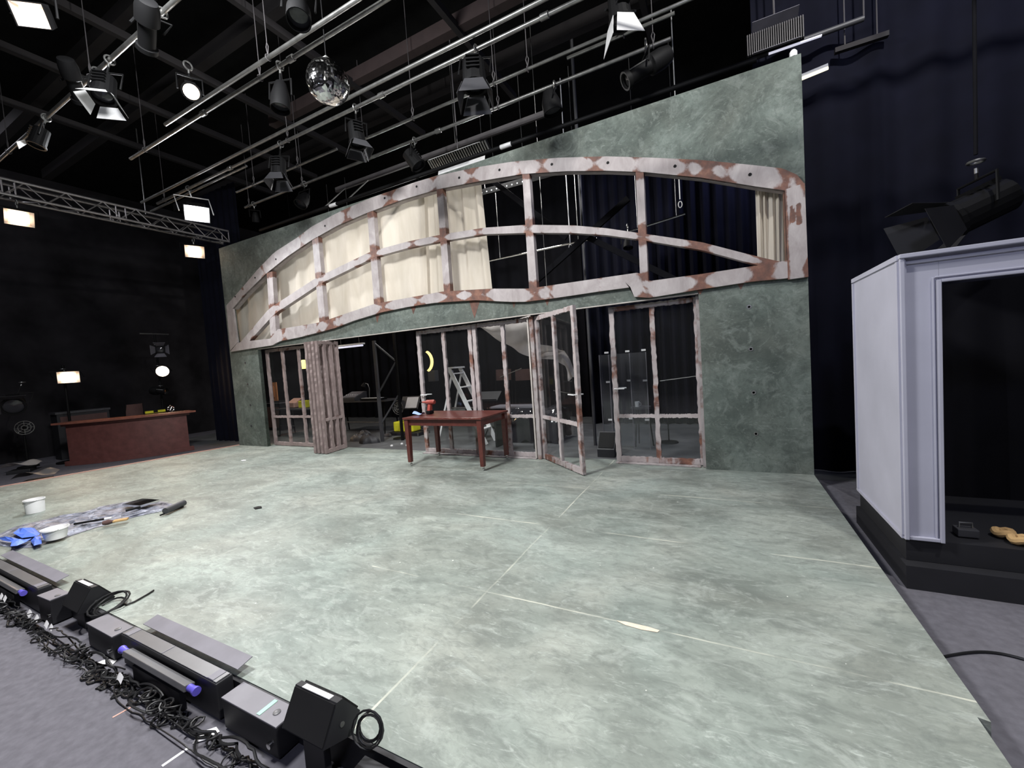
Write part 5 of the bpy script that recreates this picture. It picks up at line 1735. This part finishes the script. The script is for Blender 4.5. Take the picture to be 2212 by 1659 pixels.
def sofa(u, v):
    a = v * 2 - 1
    z = GND + .02 + .62 * (1 - abs(a) ** 6) ** .5 * (1 if v > .4 else .75 + .25 * v / .4)
    return V((q.x - .42 + 1.25 * u, 7.2 + .8 * v, z + .03 * math.sin(u * 17 + v * 9) + .02 * math.sin(u * 31 - v * 13)))


MB().grid(sofa, 36, 22).build('plastic_cover', 'lens', t)
bx('base', 'black_matte', (q.x + .2, 7.6, GND + .16), (1.05, .6, .3), t)
t = thing('low_table', 'grey low table in front of the plastic covered sofa', 'table', (on(1100, 880, 6.9).x, 6.95, GND))
x = on(1115, 880, 6.9).x
bx('table_top', 'grey_box', (x, 6.9, .62), (.9, .38, .03), t)
for s_ in (-1, 1):
    bx('leg', 'black', (x + s_ * .4, 6.9, .227), (.04, .3, .752), t)
# white sheet draped from above
up_ = [(1030, 700), (1080, 694), (1146, 682), (1166, 742), (1196, 750), (1217, 757), (1245, 812)]
lo_ = [(1030, 704), (1080, 738), (1122, 760), (1166, 777), (1194, 775), (1219, 792), (1229, 822)]
YS = 6.3
U_, L_ = [on(x, y, YS) for x, y in up_], [on(x, y, YS + .12) for x, y in lo_]


def sheet_fn(u, v):
    k_ = min(int(u * 6), 5)
    f = u * 6 - k_
    a, b = U_[k_].lerp(U_[k_ + 1], f), L_[k_].lerp(L_[k_ + 1], f)
    p = a.lerp(b, v)
    return p + V((0, .05 * math.sin(v * 7 + u * 9) + .03 * math.sin(u * 30), .01 * math.sin(v * 15 + u * 22)))


o = MB().grid(sheet_fn, 72, 16).build('hanging_sheet', 'sheet', None, False)
tag(o, 'crumpled white sheet slung diagonally behind the upper door panes', 'sheet')
t = thing('hanging_batten', 'thin batten from which the white sheet is slung', 'batten', tuple(U_[1] + V((0, .05, .06))))
MB().tube([U_[0] + V((-.3, .05, .03)), U_[2] + V((.4, .05, .10))], .014, 8).build('bar', 'black', t)
MB().tube([U_[0] + V((-.2, .05, .03)), U_[0] + V((-.2, .05, 4.6))], .005, 6).tube([U_[2] + V((.3, .05, .1)), U_[2] + V((.3, .05, 4.6))], .005, 6).build('hanger', 'steel', t)
# acrylic screens
for i, (pxa, pxb, Y, lab) in enumerate([(1302, 1322, 7.0, 'narrow clear acrylic screen in the gap beside the open door'), (1322, 1367, 7.15, 'middle clear acrylic screen behind the door by the plain wall'), (1367, 1402, 7.0, 'clear acrylic screen behind the door by the plain wall, farthest from the gap')]):
    a, b = on(pxa, 900, Y), on(pxb, 900, Y)
    z1 = on(1340, 764, Y).z
    t = thing('acrylic_screen', lab, 'screen', ((a.x + b.x) / 2, Y, GND), 'acrylic screens')
    bx('panel', 'plexi', ((a.x + b.x) / 2, Y, (GND + z1) / 2 + .01), (b.x - a.x - .01, .012, z1 - GND - .02), t)
    for x in (a.x, b.x):
        bx('edge_strip', 'grey_box', (x, Y, (GND + z1) / 2), (.012, .02, z1 - GND), t)
    mb = MB()
    for z in (.35, 1.0, 1.5):
        mb.box((b.x - .03, Y - .012, z), (.07, .01, .03))
    mb.build('hinge', 'bright', t)
q = on(1311, 937, 6.5)
wq = thing('floor_monitor', 'black wedge monitor on the backstage floor in the door gap', 'speaker', (q.x, 6.5, GND))
pr = [(-.15, 0), (.15, 0), (.15, .12), (-.02, .38), (-.15, .32)]
MB().prism([V((q.x - .13, 6.5 - a, GND + b + .003)) for a, b in pr], (.27, 0, 0)).build('cabinet', 'black_paint', wq)
dd = V((0, -.17, -.26)).normalized()
MB().box((q.x + .005, 6.5 - .07, GND + .26), (.24, .012, .26), (V((1, 0, 0)), V((0, -.84, .55)), V((0, .55, .84)))).build('grille', 'grille', wq)


def mic_stand(label, px, Y, z, ang):
    q = on(px, 850, Y)
    p = V((q.x, Y, GND))
    t = thing('microphone_stand', label, 'stand', tuple(p))
    MB().tube([p + V((0, 0, .02)), p + V((0, 0, z - GND))], .011, 8).build('pole', 'black', t)
    MB().lathe(p, (0, 0, 1), [(.003, .16), (.02, .15), (.03, .02)], 18).build('base', 'black', t)
    MB().tube([V((p.x, Y, z)) - V((.1 * math.cos(ang), 0, .1 * math.sin(ang))), V((p.x, Y, z)) + V((.5 * math.cos(ang), 0, .5 * math.sin(ang)))], .009, 8).build('boom_arm', 'steel', t)
    return t


mic_stand('thin black boom stand behind the closed doors by the sofa', 1090, 8.35, 1.15, .3)
mic_stand('thin black boom stand behind the door by the plain wall', 1440, 7.6, .95, .1)
mic_stand('thin black boom stand seen through the open door', 1205, 8.4, .75, -.2)
q = on(1385, 890, 7.3)
t = thing('side_stool', 'dark low stool with a pale mug behind the door by the plain wall', 'stool', (q.x, 7.3, GND))
MB().lathe((q.x, 7.3, .50), (0, 0, 1), [(0, .17), (.035, .17)], 20).build('seat', 'dark_grey', t)
for i in range(3):
    a = i * 2 * PI / 3
    MB().tube([(q.x + .12 * math.cos(a), 7.3 + .12 * math.sin(a), .5), (q.x + .18 * math.cos(a), 7.3 + .18 * math.sin(a), GND)], .012, 6).build('leg', 'black', t)
t = thing('mug', 'small pale mug on the dark low stool', 'mug', (q.x - .05, 7.25, .536))
MB().lathe((q.x - .05, 7.25, .536), (0, 0, 1), [(0, .035), (.09, .04), (.09, .036), (.01, .03)], 16, True, True, True).build('cup', 'white', t)
MB().tube([(q.x - .012, 7.25, .555), (q.x + .012, 7.25, .565), (q.x + .012, 7.25, .6), (q.x - .012, 7.25, .61)], .005, 6).build('handle', 'white', t)
# left end: cupboard, lantern, work things
q = on(591, 845, 8.05)
t = thing('wooden_board', 'orange wooden panel leaning behind the three light glazed panel', 'panel', (q.x, 8.05, GND), kind='thing')
zt_ = on(591, 826, 8.05).z
zb_ = on(591, 866, 8.05).z
MB().box((q.x, 8.05, (zt_ + zb_) / 2), (.36, .03, zt_ - zb_)).build('board', 'orange_wood', t)
MB().box((q.x, 8.03, (zt_ + zb_) / 2), (.10, .02, (zt_ - zb_) * .6)).build('raised_field', 'orange_wood', t)
t = thing('storage_cupboard', 'dark cupboard under the orange wooden panel', 'cupboard', (q.x, 8.1, GND))
bx('carcass', 'black_paint', (q.x + .1, 8.1, (GND + zb_) / 2), (.75, .42, zb_ - GND - .006), t)
bx('worktop', 'grey_box', (q.x + .1, 8.1, zb_ - .06), (.8, .46, .025), t)
bx('door', 'brown', (q.x + .1, 7.88, (GND + zb_) / 2 - .04), (.66, .012, (zb_ - GND) * .7), t)
q = on(656, 787, 7.4)
t = thing('hanging_lantern', 'small glowing yellow lantern behind the three light glazed panel', 'lantern', tuple(q))
MB().lathe(q + V((0, 0, -.12)), (0, 0, 1), [(0, .075), (.16, .085), (.24, .045)], 16).build('glow_shell', 'yellow_lamp', t)
MB().tube([q + V((0, 0, .12)), q + V((0, 0, 4.6))], .005, 6).build('cord', 'black', t)
q = on(690, 791, 7.0)
trestle('dark trestle table behind the three light glazed panel', on(610, 880, 7.3).x, on(672, 880, 7.3).x + .2, 7.3, .62, .55)
q = on(634, 862, 7.3)
t = thing('storage_box', 'pink plastic box with tilted lid behind the three light glazed panel', 'box', (q.x, 7.3, .622))
MB().box((q.x, 7.3, .70), (.34, .26, .14), None, .02).build('tray', 'pink', t)
MB().box((q.x - .02, 7.34, .80), (.36, .26, .03), axes(0, .5), .01).build('lid', 'pink', t)
q = on(659, 872, 7.3)
t = thing('tool_case', 'small yellow green case beside the pink box behind the glazed panel', 'tool case', (q.x, 7.25, .622))
MB().box((q.x + .04, 7.25, .72), (.24, .2, .19), None, .02).build('case', 'yellow', t)
MB().tube([(q.x - .02, 7.25, .815), (q.x - .02, 7.25, .85), (q.x + .1, 7.25, .85), (q.x + .1, 7.25, .815)], .01, 8).build('handle', 'black', t)
for px, py, lab in ((846, 962, 'small bright floor plug in the doorway, nearest the steel upright'), (868, 958, 'small bright floor plug in the doorway, middle of three'), (879, 961, 'small bright floor plug in the doorway, nearest the table')):
    q = at(px, py, Z=GND + .02)
    tag(MB().lathe(V((q.x, q.y, GND + .002)), (0, 0, 1), [(0, .03), (.02, .03), (.03, .015)], 12).build('floor_plug', 'bright'), lab, 'plug', 'plugs on the floor in the doorway')
for (x0, y0, x1, y1, lab) in [(905, 400, 812, 530, 'thin added strut casting a slanting shadow on the muslin'), (958, 405, 1005, 470, 'short added strut shadowing the muslin with the loose edge')]:  # struts added behind the muslin to throw slanting shadows onto it
    a, b = on(x0, y0, 5.78), on(x1, y1, 5.78)
    dd = (b - a).normalized()
    tag(MB().box((a + b) / 2, ((b - a).length, .03, .04), (dd, V((0, 1, 0)), dd.cross(V((0, 1, 0))))).build('hanging_brace', 'black_matte'), lab, 'brace')
# behind the window: pipes, braces, lamp, hook ------------------------------
a, b = on(1030, 418, 7.6), on(1140, 388, 7.6)
t = thing('hanging_strut', 'black perforated strut with a row of bright holes behind the window', 'strut', tuple(a))
dd = (b - a).normalized()
MB().box((a + b) / 2 + V((0, .03, 0)), ((b - a).length + 1.2, .05, .12), (dd, V((0, 1, 0)), dd.cross(V((0, 1, 0))))).build('rail', 'black', t)
mb = MB()
for i in range(11):
    q = a.lerp(b, i / 10) + V((0, 0, -.01))
    mb.lathe(q + V((0, .004, 0)), (0, -1, 0), [(0, .013), (.002, .012)], 10)
mb.build('bright_hole', 'hole_glow', t)  # emissive discs make the strut holes look lit; no lamps here
MB().tube([(a + b) / 2 + V((-.4, .03, .05)), (a + b) / 2 + V((-.4, .03, 3.6))], .007, 6).tube([(a + b) / 2 + V((.5, .03, .05)), (a + b) / 2 + V((.5, .03, 3.4))], .007, 6).build('hanger', 'steel', t)
for (x0, y0, x1, y1, Y, r_, lab) in [(1048, 566, 1290, 514, 8.0, .022, 'shiny pipe sloping across the lower panes behind the window'), (1360, 500, 1480, 462, 8.3, .022, 'short pipe behind the pane next to the gathered strip')]:
    a, b = on(x0, y0, Y), on(x1, y1, Y)
    t = thing('hanging_pipe', lab, 'lighting pipe', tuple((a + b) / 2))
    MB().tube([a, b], r_, 10).build('tube', 'chrome', t)
    for q in (.15, .85):
        MB().tube([a.lerp(b, q), a.lerp(b, q) + V((0, 0, 3.6))], .006, 6).build('hanger', 'steel', t)
for (x0, y0, x1, y1, Y, lab) in [(1160, 606, 1300, 480, 6.6, 'dark diagonal timber rising behind the crown panes'), (1285, 520, 1470, 610, 6.75, 'dark diagonal timber falling behind the panes by the last mullion'), (1050, 380, 1180, 480, 7.0, 'dark diagonal timber beside the loose curtain edge')]:
    a, b = on(x0, y0, Y), on(x1, y1, Y)
    dd = (b - a).normalized()
    e0_, e1_ = a - dd * .5, b + dd * .5
    tag(MB().box((e0_ + e1_) / 2, ((e1_ - e0_).length, .05, .09), (dd, V((0, 1, 0)), dd.cross(V((0, 1, 0))))).build('hanging_brace', 'black_matte'), lab, 'brace')
p = on(1357, 525, 7.9)
fixture('par', p, V((0, -.3, -1)), 'small gleaming can lamp hanging behind the window by the last mullion', r=.09, L=.22, hang=.3, lens='chrome')
for px, y1_, lab, Y in ((1470, 458, 'white rope with a hook hanging behind the last window bay', 7.4), (1233, 548, 'thin white rope hanging behind the crown bay, ending in a small hook', 7.6)):
    a = on(px, y1_, Y)
    t = thing('hanging_hook', lab, 'hook', tuple(a))
    MB().tube([a + V((0, 0, .2)), a + V((0, 0, 3.2))], .009, 6).build('rope', 'bright', t)
    MB().tube([a + V((.028 * math.sin(g), 0, .12 + .05 * math.cos(g))) for g in [i * PI / 7 for i in range(15)]], .008, 6).build('hook', 'bright', t)
a = on(1266, 620, 7.2)
t = thing('hanging_pole', 'grey upright pole behind the crown bay of the window', 'pole', (a.x, 7.2, GND))
MB().tube([(a.x, 7.2, GND + .002), (a.x, 7.2, 6.9)], .028, 10).build('tube', 'dark_grey', t)

# ------------------------------------------------------------------ light
def area(name, loc, target, size, power, col=(1, 1, 1), spread=180):
    l = bpy.data.lights.new(name, 'AREA')
    l.shape = 'DISK'
    l.size = size
    l.energy = power
    l.color = col
    l.spread = math.radians(spread)
    o = bpy.data.objects.new(name, l)
    COL.objects.link(o)
    o.location = loc
    o.rotation_euler = (V(target) - V(loc)).to_track_quat('-Z', 'Y').to_euler()
    return o


def spot(name, loc, target, power, col, ang=100, blend=.6, rad=.08):
    l = bpy.data.lights.new(name, 'SPOT')
    l.energy = power
    l.color = col
    l.spot_size = math.radians(ang)
    l.spot_blend = blend
    l.shadow_soft_size = rad
    o = bpy.data.objects.new(name, l)
    COL.objects.link(o)
    o.location = loc
    o.rotation_euler = (V(target) - V(loc)).to_track_quat('-Z', 'Y').to_euler()
    return o


area('work_light_key', (2.25, 1.4, 6.85), (-1.8, 3.2, 0.0), 0.35, 540, (1, .985, .96))
area('work_light_house', (-3.6, 1.2, 5.4), (-4.2, 4.0, 0.0), 1.0, 450, (.98, .99, 1))
area('work_light_portal', (0.6, -2.2, 4.6), (1.6, 4.0, 1.2), 0.6, 85, (.72, .76, 1))
f = LIT['flood']
spot('floodlight_beam', f + (EYE - f).normalized() * .25 + V((0, 0, -.05)), (-5.6, 1.4, 0), 800, (.93, .96, 1), 146, .6, .1)
for k_, tgt, pw in (('w1', (-3, 1.5, 0), 40), ('w2', (-4, 2, 0), 40), ('w3', (-6, 3, 0), 120), ('w4', (-6, 4, 0), 120), ('w5', (-8, 4, .5), 60), ('w6', (-8, 5, .5), 50)):
    p = LIT[k_]
    spot('warm_beam_' + k_, p + (EYE - p).normalized() * .2, tgt, pw, (1, .70, .45), 120, .8, .08)
area('backstage_work_light', (-4.0, 7.6, 5.6), (-4.0, 7.6, 0), 1.0, 150, (1, .98, .95))
area('backstage_corner_fill', (-10.2, 6.9, 3.0), (-11.5, 8.0, .8), 0.3, 32, (1, .90, .78))  # added fill lamp so the corner with the orange panel shows lit
area('curtain_back_fill', (-6.5, 8.2, 4.6), (-6.0, 5.6, 2.9), 0.25, 40, (1, .98, .96), 110)  # added backlight that brightens the muslin and throws the strut shadows
area('backstage_blue', (1.0, 8.6, 5.8), (-1.0, 9.6, 3), 0.6, 40, (.55, .6, 1))
area('bar_side_fill', (-12.2, 1.5, 6.4), (-14.5, 4.5, 1.0), 1.5, 45, (.9, .9, 1))  # added dim fill that lifts the black bar side; no such fixture hangs there
area('drape_blue', (2.6, 4.9, 6.3), (2.4, 6.2, 3.0), 0.5, 13, (.5, .55, 1))

wd = bpy.data.worlds.new('world')
scn.world = wd
wd.use_nodes = True
wd.node_tree.nodes['Background'].inputs['Color'].default_value = (.7, .75, 1, 1)
wd.node_tree.nodes['Background'].inputs['Strength'].default_value = 0.012

GROUPS = {'hanging_pipe': 'pipes of the lighting grid', 'fresnel_spotlight': 'barn door spotlights of the lighting grid', 'par_spotlight': 'can spotlights', 'profile_spotlight': 'profile spotlights', 'hanging_floodlight': 'lit floodlights', 'floor_monitor': 'small floor monitors', 'dimmer_box': 'boxes along the front of the deck', 'led_batten': 'light battens along the front of the deck', 'hinged_door_leaf': 'glazed doors of the set wall', 'stage_drape': 'dark drapes around the stage', 'cable_coil': 'black cable coils', 'plastic_bag': 'blue plastic on the dust sheet', 'hanging_brace': 'timber struts behind the window', 'microphone_stand': 'boom stands backstage', 'music_stand': 'music stands backstage', 'paper_scrap': 'paper scraps on the carpet', 'door_sill': 'painted door sills', 'lighting_stand': 'lighting stands behind the bar', 'padded_chair': 'brown seats backstage', 'rope_coil': 'rope coils in the portal', 'hanging_cyclorama_light': 'ribbed cyclorama lights', 'trestle_table': 'work tables backstage', 'hanging_hook': 'ropes with hooks behind the window', 'fluorescent_light': 'fluorescent tubes', 'equipment_crate': 'low crates past the deck edge', 'folded_cloth': 'cloths past the deck edge', 'tape_mark': 'tape marks on the carpet', 'tool_case': 'yellow tool cases'}
for o in COL.objects:
    g = GROUPS.get(o.name.split('.')[0])
    if g and o.parent is None and 'group' not in o:
        o['group'] = g

for o in ROOTS:
    if '_o' in o:
        del o['_o']
for o in COL.objects:
    if '_o' in o:
        del o['_o']
